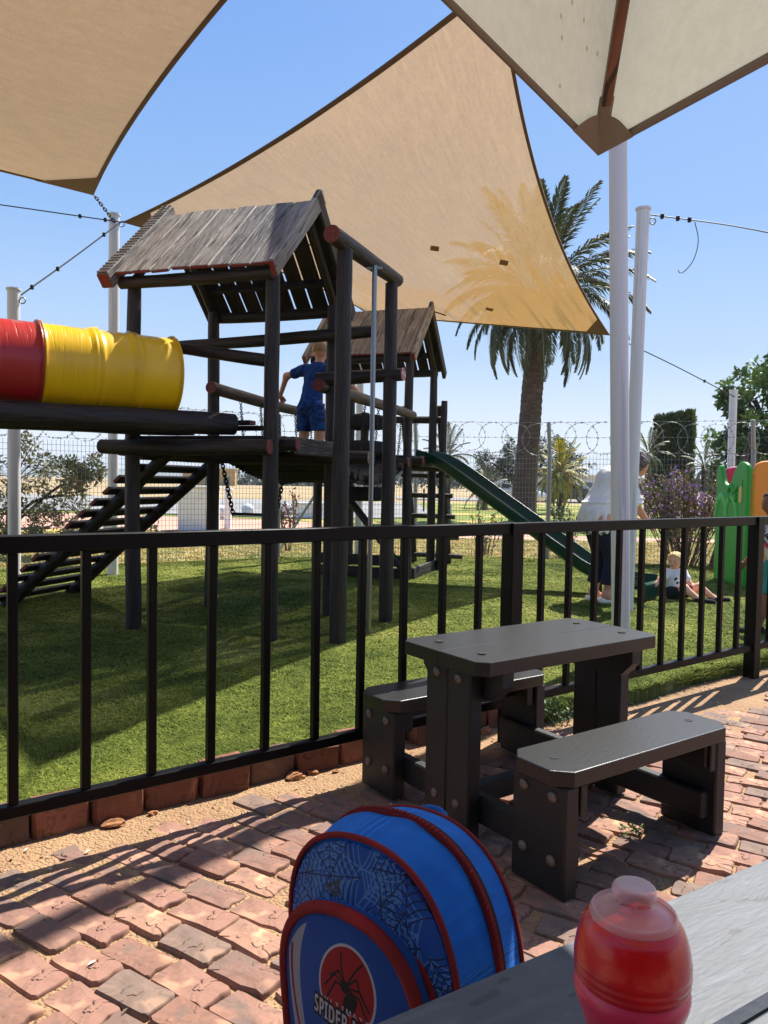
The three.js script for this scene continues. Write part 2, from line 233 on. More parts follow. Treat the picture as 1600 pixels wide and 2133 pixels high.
{ // brick paving: worn clay bricks, 300 of them single, the rest joined
  const pave = new THREE.Group(); pave.name = 'brick_paving'; pave.userData.kind = 'structure'; scene.add(pave);
  const brickTexs = [[160, 117, 99], [172, 128, 109], [148, 111, 96], [148, 122, 108], [182, 138, 115], [165, 122, 105]].map((c, k) => {
    const cc = c.map(v => v * .92);
    return std({ map: tex(256, (u, v) => { const a = fbm(u, v, 4, 4, 5, 300 + k * 9), f = fbm(u, v, 50, 50, 2, 301 + k), g = fbm(u, v, 9, 9, 3, 302 + k * 5); let q = mixc(cc.map(z => z * .72), cc.map(z => z * 1.22), clamp(.6 * a + .4 * f)); if (g > .58) q = mixc(q, [112, 96, 88], clamp((g - .58) * 3.4)); if (f > .72) q = mixc(q, [92, 72, 62], .35); if (g < .32) q = mixc(q, [204, 160, 126], clamp((.32 - g) * 5)); return q; }), bumpMap: tex(256, (u, v) => { const a = fbm(u, v, 10, 10, 4, 330 + k), c2 = fbm(u, v, 22, 14, 3, 350 + k); return .6 * a + (c2 > .66 ? -.3 : .1); }, false), bumpScale: .016, roughness: .92 });
  });
  function brickGeo(L, W) {                           // worn outline, rounded arris, uneven top
    const out = [], P = [], U = [], I = [], x = L / 2, z = W / 2, c = rr(.006, .012), j = k => rr(-k, k);
    for (const [a, b] of [[[-x + c, -z], [x - c, -z]], [[x, -z + c], [x, z - c]], [[x - c, z], [-x + c, z]], [[-x, z - c], [-x, -z + c]]]) for (let k = 0; k < 4; k++) { const t = k / 3; out.push([lerp(a[0], b[0], t) + j(.0022), lerp(a[1], b[1], t) + j(.0022)]); }
    out.reverse(); const n = out.length; for (let q = 0; q < 2; q++) { const chip = ri(n), f = rr(.9, .97); out[chip][0] *= f; out[chip][1] *= f; }
    const ring = (y, f, jy) => out.forEach(([x, z]) => { const l = Math.hypot(x, z); P.push(x - x / l * f, y + rr(-jy, jy), z - z / l * f); U.push(x + 3, z + 3); });
    ring(-.05, 0, 0); ring(-.006, 0, .0015); ring(-.0005, .0045, .0012); ring(.0005, .028, .0012); P.push(0, .003, 0); U.push(3, 3);
    for (let r = 0; r < 3; r++) for (let k = 0; k < n; k++) { const a = r * n + k, b = r * n + (k + 1) % n; I.push(a, a + n, b, b, a + n, b + n); }
    for (let k = 0; k < n; k++) I.push(3 * n + k, 4 * n, 3 * n + (k + 1) % n);
    const cut = 2 * n * 6, side = geom(P, U, I.slice(0, cut)), top = geom(P, U, I.slice(cut)); return merge([side, top]);
  }
  const shapes = []; for (let k = 0; k < 10; k++) shapes.push(brickGeo(rr(.188, .2), rr(.096, .104))); for (let k = 0; k < 4; k++) shapes.push(brickGeo(rr(.1, .13), rr(.094, .102)));
  const R = [.83, .558], Q = [.558, -.83], all = [];
  for (let row = -17; row < 70; row++) {
    const off = (row % 2 ? .1 : 0) + rr(-.03, .03), wave = .012 * Math.sin(row * .7);
    for (let k = -42; k < 42; k++) {
      const a = k * .2035 + off + rr(-.005, .005), b = row * .1095 + wave * Math.sin(k) + rr(-.006, .006), x = -.4 + R[0] * a + Q[0] * b, z = -1.6 + R[1] * a + Q[1] * b;
      const s = (x - FA[0]) * FD[0] + (z - FA[1]) * FD[1], o = -(x - FA[0]) * .5969 - (z - FA[1]) * .8023, lim = .07 + .05 * Math.sin(s * 3.1) + (s > 2.6 ? -.2 - .12 * smooth(2.6, 3.6, s) : 0);
      if (o > lim - .06 || x < -3 || x > 5.5 || z > .6) continue;
      if (o > lim - .16 && rnd() < .25) continue;
      const d = -z; all.push({ x, z, sz: d > .9 && Math.abs(x / d) < .56 && d > 1.35 ? 1 / (d * d) : 0, y: -.07 + rr(-.007, .005) - (o > lim - .3 ? .006 : 0), rot: Math.atan2(-R[1], R[0]) + rr(-.1, .1), tx: rr(-.035, .035), tz: rr(-.03, .03), g: rnd() < .07 ? 10 + ri(4) : ri(10), m: ri(6) });
    }
  }
  all.sort((p, q) => q.sz - p.sz);
  const mat4 = b => new THREE.Matrix4().makeRotationFromEuler(new THREE.Euler(b.tx, b.rot, b.tz, 'YXZ')).setPosition(b.x, b.y, b.z);
  all.slice(0, 300).forEach((b, k) => { const m = part(pave, k ? 'brick_' + String(k).padStart(3, '0') : 'brick', shapes[b.g], brickTexs[b.m]); m.position.set(b.x, b.y, b.z); m.rotation.set(b.tx, b.rot, b.tz, 'YXZ'); });
  for (let c = 0; c < 6; c++) { const rest = all.slice(300).filter(b => b.m === c).map(b => shapes[b.g].clone().applyMatrix4(mat4(b))); if (rest.length) { const m = part(pave, c ? 'more_bricks_' + String(c).padStart(3, '0') : 'more_bricks', merge(rest), brickTexs[c]); m.userData.kind = 'stuff'; } }
  M.bricks = brickTexs;

  // low kerb of bricks that holds the turf behind the front fence
  const kerb = thing('brick_kerb', 'low rough brick kerb holding the turf below the black fence', 'kerb');
  const kerbM = [0, 2, 5, 3].map((k, i) => { const m = M.bricks[k].clone(); m.color.set([0xe0c4b6, 0xd2b8ac, 0xeccfc0, 0xd8c8be][i]); return m; }); let s = -2.2;
  while (s < 2.75) {
    const L = rr(.19, .235), gap = rr(.008, .02); if (s > 1.55 && s < 1.78) { s += .12; continue; }
    const c = kerbAt(s + L / 2, .25 + rr(-.01, .01)), h = rr(.145, .165); let g = cbox(L, h, .1, .012, 0); const p = g.attributes.position, sd = ri(999);
    for (let i = 0; i < p.count; i++) { const q = [p.getX(i), p.getY(i), p.getZ(i)].map(v => Math.round(v * 500)); p.setXYZ(i, p.getX(i) + .01 * (hash2(q[0], q[1] + q[2] * 7, sd) - .5), p.getY(i) + .01 * (hash2(q[1], q[0] + q[2] * 5, sd + 1) - .5), p.getZ(i) + .012 * (hash2(q[2], q[0] + q[1] * 3, sd + 2) - .5)); } g.computeVertexNormals();
    const m = part(kerb, 'brick', g, kerbM[ri(4)]); m.position.set(c[0], -.112 + h / 2 + rr(-.008, .006), c[1]); m.rotation.z = rr(-.03, .03); m.rotation.y = Math.atan2(.5969, .8023) + rr(-.04, .04);
    s += L + gap;
  }
  const stoneMat = std({ map: rep(sandTex, 2), color: 0xffe0cc, roughness: .95 });
  for (let k = 0; k < 20; k++) {                     // broken mortar and brick crumbs along the kerb's foot
    const ss = rr(-.6, 2.7), c = kerbAt(ss, rr(.13, .19)), r = rr(.008, .022) * (rnd() < .25 ? 1.5 : 1), g = new THREE.IcosahedronGeometry(r, 1), p = g.attributes.position, sd = ri(999);
    for (let i = 0; i < p.count; i++) { const f = 1 + .7 * (hash2(Math.round(p.getX(i) * 900), Math.round(p.getY(i) * 900) + Math.round(p.getZ(i) * 900) * 31, sd) - .5); p.setXYZ(i, p.getX(i) * f * 1.8, p.getY(i) * f * .75, p.getZ(i) * f); } g.computeVertexNormals();
    const m = part(kerb, 'crumb', g, stoneMat); m.position.set(c[0], -.078 + r * .3, c[1]); m.rotation.y = Math.atan2(.5969, .8023) + rr(-.4, .4);
  }
}

{ // dry litter and grit lying on the sand and bricks
  const P = [], C = []; for (let k = 0; k < 420; k++) { const s = rr(-.6, 4.6), o = rnd() < .5 ? rr(-.1, .14) : rr(-1.6, -.05), p = F(s), x = p[0] - .5969 * o, z = p[1] - .8023 * o, l = rr(.004, .016), w = l * rr(.25, .6), a = rnd() * 6.28, y = -.064 + rr(0, .004) - (o > -.1 ? .012 : 0), c = Math.cos(a), q = Math.sin(a), h = rr(.001, .006); const t = pick([[.42, .3, .16], [.26, .18, .1], [.6, .52, .42], [.14, .1, .07]]); const v = [[-l, 0], [0, -w], [l, 0], [0, w]].map(([u, b], i) => [x + u * c - b * q, y + (i % 2 ? h : 0), z + u * q + b * c]); for (const i of [0, 2, 1, 0, 3, 2]) { P.push(...v[i]); C.push(...t); } }
  const g = geom(P); g.setAttribute('color', new THREE.Float32BufferAttribute(C, 3)); const m = part(scene, 'leaf_litter', g, std({ vertexColors: true, side: THREE.DoubleSide, roughness: .9 })); m.userData = { kind: 'stuff', label: 'small dry leaf bits and grit scattered over sand and bricks', category: 'litter' };
  solo('dry_twig', 'thin bent dry twig lying on the bricks under the near bench', 'twig', tube([V(.7, -.058, -2.66), V(.75, -.054, -2.6), V(.8, -.056, -2.57), V(.83, -.058, -2.5)], .0028, 16, 5), std({ color: 0xc9a676, roughness: .9 }));
}
{ // black steel fence in front of the playground
  const postsAt = [-2.6, -.26, 2.226, 4.56, 6.9], ang = Math.atan2(.5969, .8023);
  for (let k = 0; k < 4; k++) {
    const a = postsAt[k], b = postsAt[k + 1], n = k < 2 ? 11 : 11, c = F(a);
    const f = thing('railing_panel', ['black steel railing panel running off beside the brick kerb', 'black steel railing panel behind the grass kerb bricks and sand strip', 'black steel railing panel behind the small picnic table', 'black steel railing panel beyond the post past the picnic table'][k], 'railing', [c[0], 0, c[1]], ang, 'black playground fence panels');
    const L = b - a, box = (nm, w, h, d, x, y, z = 0) => { const m = part(f, nm, cbox(w, h, d, .003), M.steelBlack); m.position.set(x, y, z); return m; };
    box('post', .078, 1.1, .078, 0, .46); box('top_rail', L - .078, .056, .05, L / 2, .982); box('bottom_rail', L - .078, .042, .04, L / 2, .124);
    const bar = cbox(.03, .809, .03, .003); for (let i = 1; i < n; i++) { const m = part(f, 'bar', bar, M.steelBlack); m.position.set(L * i / n, .5495, 0); m.rotation.z = rr(-.004, .004); }
    if (k === 3) box('end_post', .078, 1.1, .078, L, .46);
  }
}

{ // welded mesh fence with flat-wrap razor coil beyond the turf
  const line = []; for (let i = 0; i < back.length - 1; i++) { const [a, b] = [back[i], back[i + 1]], L = Math.hypot(b[0] - a[0], b[1] - a[1]); line.push({ a, b, L, d: [(b[0] - a[0]) / L, (b[1] - a[1]) / L] }); }
  const ringG = (() => { const l = [new THREE.TorusGeometry(.24, .0035, 4, 40)]; for (let k = 0; k < 16; k++) { const b = new THREE.BoxGeometry(.028, .011, .0015); b.translate(.24, 0, 0); b.rotateZ(k / 16 * 2 * Math.PI + .7); l.push(b); } return merge(l); })();
  line.forEach((q, i) => {
    const f = thing('mesh_fence', ['wire mesh fence panel running past the leafy bush', 'wire mesh fence panel in front of the leafy bush', 'wire mesh fence panel behind the plank ramp', 'wire mesh fence panel behind the trapeze swing', 'wire mesh fence panel behind the far play tower', 'wire mesh fence panel below the tall palm tree', 'wire mesh fence panel beside the purple flowering bush', 'wire mesh fence panel behind the plastic climbing cube'][i], 'fence', [q.a[0], -.05, q.a[1]], Math.atan2(-q.d[1], q.d[0]), 'razor wire mesh fence panels');
    const H = 1.72, W = [], w = .0042; for (let x = .05; x < q.L; x += .052) { const g = new THREE.BoxGeometry(w, H, w); g.translate(x, H / 2, 0); W.push(g); } for (let y = .04; y < H; y += .077) { const g = new THREE.BoxGeometry(q.L, w, w); g.translate(q.L / 2, y, .004); W.push(g); }
    const m = part(f, 'wire_mesh', merge(W), M.wire); m.userData.kind = 'stuff';
    part(f, 'post', logSafe(V(0, 0, -.04), V(0, H + .08, -.04), .035), M.galv); part(f, 'post_arm', poleGeo(V(0, H + .07, -.04), V(-.02, H + .52, .02), .033, 10), M.galv);
    for (const y of [H + .03, H + .27, H + .51]) part(f, 'barbed_strand', barbed(q.L, y), M.wire);
    const n = Math.round(q.L / .34); for (let k = 0; k < n; k++) { const r = part(f, 'razor_ring', ringG, M.wire); r.position.set((k + .5) * q.L / n, H + .26 + rr(-.03, .03), rr(-.02, .02)); r.rotation.set(rr(-.1, .1), rr(-.35, .35), rnd() * 6); r.scale.setScalar(rr(.92, 1.06)); }
  });
  function logSafe(a, b, r) { return poleGeo(a, b, r, 12); }
  function barbed(L, y) { const l = [], g = new THREE.BoxGeometry(L, .004, .004); g.translate(L / 2, y, 0); l.push(g); for (let x = .06; x < L; x += .11) { const b = new THREE.BoxGeometry(.024, .012, .002); b.rotateZ(rr(-1, 1)); b.translate(x, y, 0); l.push(b); } return merge(l); }
  const stay = thing('fence_stay', 'thin pale steel stay bracing the mesh fence beside the red leaved shrub', 'pole'); part(stay, 'pipe', poleGeo(V(-1.72, -.02, -12.15), V(-1.1, .95, -12.05), .022, 10), M.galv); part(stay, 'foot', moved(cbox(.12, .04, .12, .005), -1.72, -.02, -12.15), M.galv);
}

// ---------------------------------------------------------------- play towers
const TA = -17.8 * Math.PI / 180, C1 = [-1.213, -6.379], C2 = [-.1, -10.066];
const tw = (c, x, y, z) => V(c[0] + x * Math.cos(TA) + z * Math.sin(TA), y, c[1] - x * Math.sin(TA) + z * Math.cos(TA));  // tower axes to world
function logPart(t, name, a, b, r, r1, ends = [], mat = M.log) {
  const m = part(t, name, logGeo(a, b, r, r1 ?? r), mat), d = V().subVectors(b, a);
  for (const [e, mt] of ends) part(m, 'painted_end', endDisc(e ? b : a, e ? d : d.clone().negate(), e ? (r1 ?? r) : r), mt);
  return m;
}
function tower(c, label, near) {
  const t = thing('play_tower', label, 'play tower', [c[0], 0, c[1]], TA), P = (x, y, z) => V(x, y, z), a = .59;
  for (const [x, z] of [[-a, a], [a, a], [-a, -a], [a, -a]]) logPart(t, 'post', P(x + rr(-.01, .01), -.06, z), P(x, 2.72, z), .062, .052);
  logPart(t, 'platform_log', P(-.82, 1.435, .68), P(.62, 1.435, .68), .058, .056, [[1, M.red]]);
  logPart(t, 'platform_log', P(-.8, 1.4, -.5), P(.98, 1.4, -.49), .058, .058, [[1, M.paleEnd]]);
  logPart(t, 'platform_log', P(-.7, 1.46, .45), P(.74, 1.465, .46), .05, .05, [[1, M.red]]);
  const eb = part(t, 'edge_board', cbox(.04, .13, 1.1, .006), M.plank); eb.position.set(.69, 1.46, -.1);
  logPart(t, 'platform_log', P(-.69, 1.42, .62), P(-.69, 1.42, -.62), .055, .055);
  for (let k = 0; k < 9; k++) { const m = part(t, 'deck_board', cbox(1.26, .036, .115, .006), M.plank); m.position.set(rr(-.01, .01), 1.51 + rr(-.004, .004), -.52 + k * .13); m.rotation.y = rr(-.01, .01); }
  // gable roof of vertical boards
  const ry = 3.37, ey = 2.69, ez = .74, len = Math.hypot(ez, ry - ey), pitch = Math.atan2(ry - ey, ez), mats = near ? M.roofGrey : M.roofBrown, n = 8, x0 = -.655, bw = 1.31 / n;
  for (const s of [1, -1]) for (let k = 0; k < n; k++) {
    const w = bw - rr(.006, .016) * (s > 0 ? .7 : 1.6), L = len + rr(-.03, .035), g = cbox(w, .024, L, .006, 2), m = part(t, 'roof_board', g, s > 0 ? pick(mats) : M.plank); const cz = s * ez / 2, cy = (ry + ey) / 2 + .03;
    m.position.set(x0 + (k + .5) * bw, cy + rr(0, .008), cz + s * .02); m.rotation.set(s * pitch, rr(-.012, .012), rr(-.03, .03), 'YXZ');
    if (s > 0) { const e = part(m, 'painted_end', cbox(w * .9, .02, .008, .006), M.redDull); e.position.set(0, 0, L / 2 + .003); }
  }
  for (const x of [-.7, .69]) for (const s of [1, -1]) {
    const L = len + .16, ridged = near && x < 0 && s > 0, m = part(t, 'barge_board', cbox(ridged ? .1 : .045, .13, L, .01, 2), s > 0 ? (near ? M.roofGrey[x < 0 ? 1 : 0] : M.roofBrown[1]) : M.plank);
    m.position.set(x, (ry + ey) / 2 + .035 + (s > 0 ? 0 : -.01), s * ez / 2 + s * .0); m.rotation.x = s * pitch;
    if (ridged) for (let k = 0; k < 26; k++) { const r = part(m, 'ridge', cbox(.098, .006, .022, .002), M.roofGrey[1]); r.position.set(0, .066, -L / 2 + (k + .5) * L / 26); }
    if (s > 0) { const e = part(m, 'painted_end', cbox(ridged ? .09 : .04, .11, .01, .004), M.redDull); e.position.z = L / 2 + .005; }
  }
  logPart(t, 'eave_beam', P(-.66, 2.685, .66), P(.62, 2.685, .66), .05, .05); logPart(t, 'eave_beam', P(-.66, 2.685, -.66), P(.62, 2.685, -.66), .05, .05);
  for (const x of [-.6, .6]) { logPart(t, 'rafter', P(x, 2.7, .6), P(x, 3.28, .02), .032, .03); logPart(t, 'rafter', P(x, 2.7, -.6), P(x, 3.28, -.02), .032, .03); }
  const cross = part(t, 'purlin', cbox(1.36, .1, .03, .005), M.plank); cross.position.set(0, 2.9, -.5); cross.rotation.x = -pitch;
  return t;
}
const tower1 = tower(C1, 'dark log play tower with grey plank gable roof beside the yellow barrel', true);
{ const P = (x, y, z) => V(x, y, z);
  logPart(tower1, 'guard_rail', P(-1.2, 2.40, -.47), P(1.0, 2.47, -.49), .052, .054, [[1, M.paleEnd]]);
  logPart(tower1, 'guard_rail', P(-.44, 2.235, .5), P(.56, 2.075, .52), .042, .05, [[0, M.logOld]]);
  logPart(tower1, 'guard_rail', P(.47, 2.08, -.53), P(1.26, 2.1, -.5), .058, .058, [[1, M.paleEnd]]);
}
const tower2 = tower(C2, 'dark log play tower with brown plank roof above the green slide', false);
{ const P = (x, y, z) => V(x, y, z);
  for (const y of [.09, .24]) { const m = part(tower2, 'kick_board', cbox(1.2, .13, .04, .006), M.plank); m.position.set(.04, y, .66); }
  const sb = part(tower2, 'kick_board', cbox(.04, .13, 1.1, .006), M.plank); sb.position.set(.66, .09, 0);
  logPart(tower2, 'brace', P(-.25, 1.1, .66), P(.6, .12, .7), .045, .045);
  logPart(tower2, 'guard_rail', P(-.7, 2.05, -.66), P(.7, 2.05, -.66), .05);
  logPart(tower2, 'tall_post', P(.72, -.06, -.55), P(.74, 2.3, -.6), .05, .045);
}
{ // ladder behind the far tower
  const t = thing('log_ladder', 'leaning log ladder with rungs against the back of the far tower', 'ladder', [C2[0], 0, C2[1]], TA), a = [.14, .66];
  for (const x of a) logPart(t, 'rail', V(x, -.04, -1.42), V(x - .02, 2.25, -.72), .045, .04);
  for (const [y, e] of [[.14, .14], [.42, .1], [.72, .06], [1.02, .04], [1.3, .02]]) { const z = -1.42 + .7 * y / 2.25; logPart(t, 'rung', V(a[0] - .08, y, z + .07), V(a[1] + .08 + e, y, z + .07), .036); }
}
{ // fireman's pole frame beside the near tower
  const t = thing('pole_frame', 'log frame with steel sliding pole beside the near play tower', 'climbing frame'), A = V(-.325, 0, -5.614), B = V(.029, 0, -6.516), d = V().subVectors(B, A).normalize();
  logPart(t, 'post', V(A.x, -.06, A.z), V(A.x + .01, 2.86, A.z), .064, .056); logPart(t, 'post', V(B.x, -.06, B.z), V(B.x, 2.86, B.z), .06, .054);
  const top = y => [A.clone().addScaledVector(d, -.2).setY(y), B.clone().addScaledVector(d, .14).setY(y)], [p, q] = top(2.92); logPart(t, 'top_log', p, q, .066, .058, [[0, M.red]]);
  const s = V(-.104, 0, -5.989); part(t, 'steel_pole', poleGeo(V(s.x, -.03, s.z), V(s.x, 2.86, s.z), .0195, 14), M.chrome); const bolt = part(t, 'bolt', new THREE.CylinderGeometry(.012, .012, .12, 8), M.galv); bolt.position.set(s.x, 2.84, s.z); bolt.rotation.z = Math.PI / 2;
}
{ // suspension bridge between the towers
  const t = thing('log_bridge', 'sagging log plank bridge on chains between the two play towers', 'bridge'), n = 22, L = 2.56, sag = .2, at = k => { const s = k, y = 1.43 - sag * 4 * s * (1 - s); return [y, -.66 - s * L]; };
  for (let k = 0; k < n; k++) { const [y, z] = at((k + .5) / n), a = tw(C1, -.52 + rr(-.03, .03), y, z), b = tw(C1, .5 + rr(-.03, .03), y, z); logPart(t, 'plank', a, b, .05, .05, [], k % 3 ? M.log : M.plank); }
  for (const x of [-.59, .59]) {
    logPart(t, 'handrail', tw(C1, x + .07 * Math.sign(-x), 2.02, -.44), tw(C1, x, 2.0, -3.2), .058, .052, [[0, M.red]], M.logOld);
    for (let k = 1; k < 6; k++) { const [y, z] = at(k / 6); part(t, 'hanger_chain', chainGeo(tw(C1, x * .88, y + .03, z), tw(C1, x * .97, 1.96, z)), M.chain); }
    for (let k = 0; k < 8; k++) { const [y0, z0] = at(k / 8), [y1, z1] = at((k + 1) / 8); part(t, 'deck_chain', chainGeo(tw(C1, x * .8, y0 - .06, z0), tw(C1, x * .8, y1 - .06, z1), .045, .006), M.chain); }
  }
}
{ // trapeze swing under the near platform
  const t = thing('trapeze_swing', 'black trapeze bar hanging on chains under the near platform', 'swing'), a = tw(C1, -.4, .88, -.62), b = tw(C1, .06, .88, -.62);
  part(t, 'seat_bar', poleGeo(a, b, .014, 10), M.chain);
  part(t, 'chain', chainGeo(a.clone().addScaledVector(V().subVectors(b, a), .03), tw(C1, -.5, 1.37, -.6), .05, .007), M.chain); part(t, 'chain', chainGeo(b.clone().addScaledVector(V().subVectors(b, a), -.03), tw(C1, .16, 1.37, -.6), .05, .007), M.chain);
}
{ // plank ramp up to the near tower
  const t = thing('plank_ramp', 'dark plank climbing ramp with red slat ends leaning on the near tower', 'ramp', [C1[0], 0, C1[1]], TA), top = V(-.66, 1.36, 0), bot = V(-2.36, -.04, 0), dir = V().subVectors(bot, top).normalize(), nrm = V(-dir.y, dir.x, 0).multiplyScalar(dir.x < 0 ? -1 : 1);
  for (const z of [.1, -.74]) logPart(t, 'stringer', V(top.x + .1, top.y + .08, z), V(bot.x, bot.y, z), .055, .06);
  const L = top.distanceTo(bot), n = 14;
  for (let k = 0; k < n; k++) { const p = top.clone().addScaledVector(dir, (k + .35) * L / n).addScaledVector(nrm, .075), m = part(t, 'slat', cbox(.088, .034, 1.14, .008), M.plank); m.position.set(p.x, p.y, -.32 + rr(-.015, .015)); m.rotation.z = Math.atan2(-dir.y, -dir.x) + rr(-.04, .04); const e = part(m, 'painted_end', cbox(.084, .032, .01, .004), M.red); e.position.z = .574; }
}
{ // barrel tunnel on two logs
  const E = V(-1.62, 1.952, -5.8), t = V(.829, 0, -.559), n = V(.559, 0, .829), lab = ['worn yellow steel drum lying in the barrel tunnel', 'faded red steel drum lying in the barrel tunnel'];
  const paint = (base, wear, s) => std({ map: tex(512, (u, v) => { const a = fbm(u, v, 5, 5, 5, s), f = fbm(u, v, 40, 40, 3, s + 2), w = fbm(u, v, 9, 5, 5, s + 3); let c = mixc(base.map(z => z * .9), base.map(z => Math.min(255, z * 1.06)), a); const worn = smooth(.6, .66, fbm(u, v, 26, 10, 5, s + 7) * .7 + .3 * w + .34 * Math.max(0, Math.cos((u - .33) * 2 * Math.PI)) ** 10 - .24 + .08 * f); return mixc(c, wear, worn * .75); }), bumpMap: grainBump, bumpScale: .002, roughness: .32 });
  const mats = [paint([232, 184, 8], [150, 142, 122], 400), paint([172, 30, 34], [158, 88, 84], 430)];
  [0, 1].forEach(k => {
    const c = E.clone().addScaledVector(t, -k * .93), d = thing('steel_drum', lab[k], 'barrel', [c.x, c.y - .3, c.z]), R = .287, prof = [];
    const L = .92; for (let i = 0; i <= 60; i++) { const x = i / 60 * L; let r = R; for (const q of [.33, .62]) r += .019 * Math.exp(-(((x / L - q + .02) / .012) ** 2)) + .019 * Math.exp(-(((x / L - q - .02) / .012) ** 2)); if (x < .014 || x > L - .014) r += .011; prof.push(new THREE.Vector2(r, x)); }
    prof.push(new THREE.Vector2(R - .012, L), new THREE.Vector2(R - .012, 0), new THREE.Vector2(prof[0].x, 0));
    const g = new THREE.LatheGeometry(prof, 56), m = part(d, 'shell', g, mats[k]); m.position.set(0, .3, 0); m.quaternion.setFromUnitVectors(V(0, 1, 0), t.clone().negate());
    const rim = part(d, 'rim', new THREE.TorusGeometry(R + .012, .009, 8, 56), mats[k]); rim.position.copy(V(0, .3, 0).addScaledVector(t, -.004)); rim.quaternion.setFromUnitVectors(V(0, 0, 1), t);
    const rim2 = part(d, 'rim', new THREE.TorusGeometry(R + .012, .009, 8, 56), mats[k]); rim2.position.copy(V(0, .3, 0).addScaledVector(t, -L + .004)); rim2.quaternion.copy(rim.quaternion);
  });
  const s = thing('tunnel_support', 'thick dark logs carrying the barrel tunnel into the near tower', 'support'), P = (k, o, y) => V(E.x + t.x * k + n.x * o, y, E.z + t.z * k + n.z * o);
  logPart(s, 'bearer_log', P(-2.5, .2, 1.6), P(.43, .2, 1.615), .088, .082); logPart(s, 'bearer_log', P(-2.5, -.2, 1.6), P(.25, -.2, 1.615), .085, .08);
  for (const o of [.2, -.2]) logPart(s, 'post', P(-2.2, o, -.06), P(-2.2, o, 1.53), .07, .065);
  for (const k of [.5, .62]) { const m = part(s, 'step_board', cbox(.3, .035, .1, .006), M.plank); const p = P(k, .05, 1.64 - (k - .5) * .3); m.position.copy(p); m.rotation.y = TA; const e = part(m, 'painted_end', cbox(.01, .034, .096, .003), M.red); e.position.x = .152; }
}
{ // tyres at the far end of the bridge
  const g = (() => { const p = []; for (let i = 0; i <= 22; i++) { const a = i / 22 * 2 * Math.PI, c = Math.cos(a), s = Math.sin(a); p.push(new THREE.Vector2(.2 + .07 * Math.sign(c) * Math.abs(c) ** .6, .085 * Math.sign(s) * Math.abs(s) ** .6)); } return new THREE.LatheGeometry(p, 36); })();
  const tread = cbox(.016, .11, .01, .002), base = [-.27, -9.3];
  [[1.91, 'worn black tyre on the post at the far bridge end, upper one'], [1.6, 'worn black tyre on the post at the far bridge end, lower one'], [1.05, 'worn black tyre hanging below the bridge deck']].forEach(([y, label], k) => {
    const t = thing('tyre', label, 'tyre', [base[0], y - .085, base[1]], 0, 'tyres at the bridge'); const b = part(t, 'carcass', g, M.rubber); b.position.y = .085;
    for (let i = 0; i < 40; i++) { const m = part(t, 'tread_block', tread, M.rubber), a = i / 40 * 6.283; m.position.set(Math.cos(a) * .268, .085, Math.sin(a) * .268); m.rotation.y = -a; }
    if (k === 2) for (const s of [-1, 1]) part(t, 'chain', chainGeo(V(s * .2, .16, 0), V(s * .12, .42, 0)), M.chain);
    else part(t, 'spacer_log', logGeo(V(.02, -.14, 0), V(.02, .2, 0), .05), M.log);
  });
}
{ // green slide
  const t = thing('green_slide', 'dark green plastic slide running down from the far tower', 'slide'), mat = std({ color: 0x0a3c30, roughness: .32, bumpMap: sandBump, bumpScale: .001 });
  const pts = [V(.5, 1.5, -9.92), V(.72, 1.42, -9.73), V(1.4, .92, -9.15), V(2.0, .46, -8.64), V(2.3, .25, -8.39), V(2.58, .16, -8.15), V(2.78, .15, -7.98)], cv = new THREE.CatmullRomCurve3(pts), N = 48, sec = [[-.178, .12], [-.192, .122], [-.2, .11], [-.18, .015], [-.155, -.018], [.155, -.018], [.18, .015], [.2, .11], [.192, .122], [.178, .12], [.162, .03], [.13, .005], [-.13, .005], [-.162, .03]], P = [], I = [];
  for (let j = 0; j <= N; j++) { const c = cv.getPoint(j / N), d = cv.getTangent(j / N), side = V(-d.z, 0, d.x).normalize(), up = V().crossVectors(side, d).normalize(); if (up.y < 0) up.negate(); for (const [a, b] of sec) { const q = c.clone().addScaledVector(side, a).addScaledVector(up, b); P.push(q.x, q.y, q.z); } }
  const w = sec.length; for (let j = 0; j < N; j++) for (let i = 0; i < w; i++) { const a = j * w + i, b = j * w + (i + 1) % w; I.push(a, b, a + w, b, b + w, a + w); }
  part(t, 'chute', geom(P, P.flatMap((v, i) => i % 3 === 2 ? [] : [v]), I), mat);
  const lip = part(t, 'end_lip', cbox(.42, .18, .05, .02), mat); lip.position.set(2.79, .12, -7.97); lip.rotation.y = Math.atan2(.78, .63);
  for (const s of [-.2, .2]) part(t, 'foot', poleGeo(V(2.5 + s * .63, -.02, -8.2 + s * -.78 * -1), V(2.5 + s * .63, .17, -8.2 + s * .78), .02, 8), mat);
}
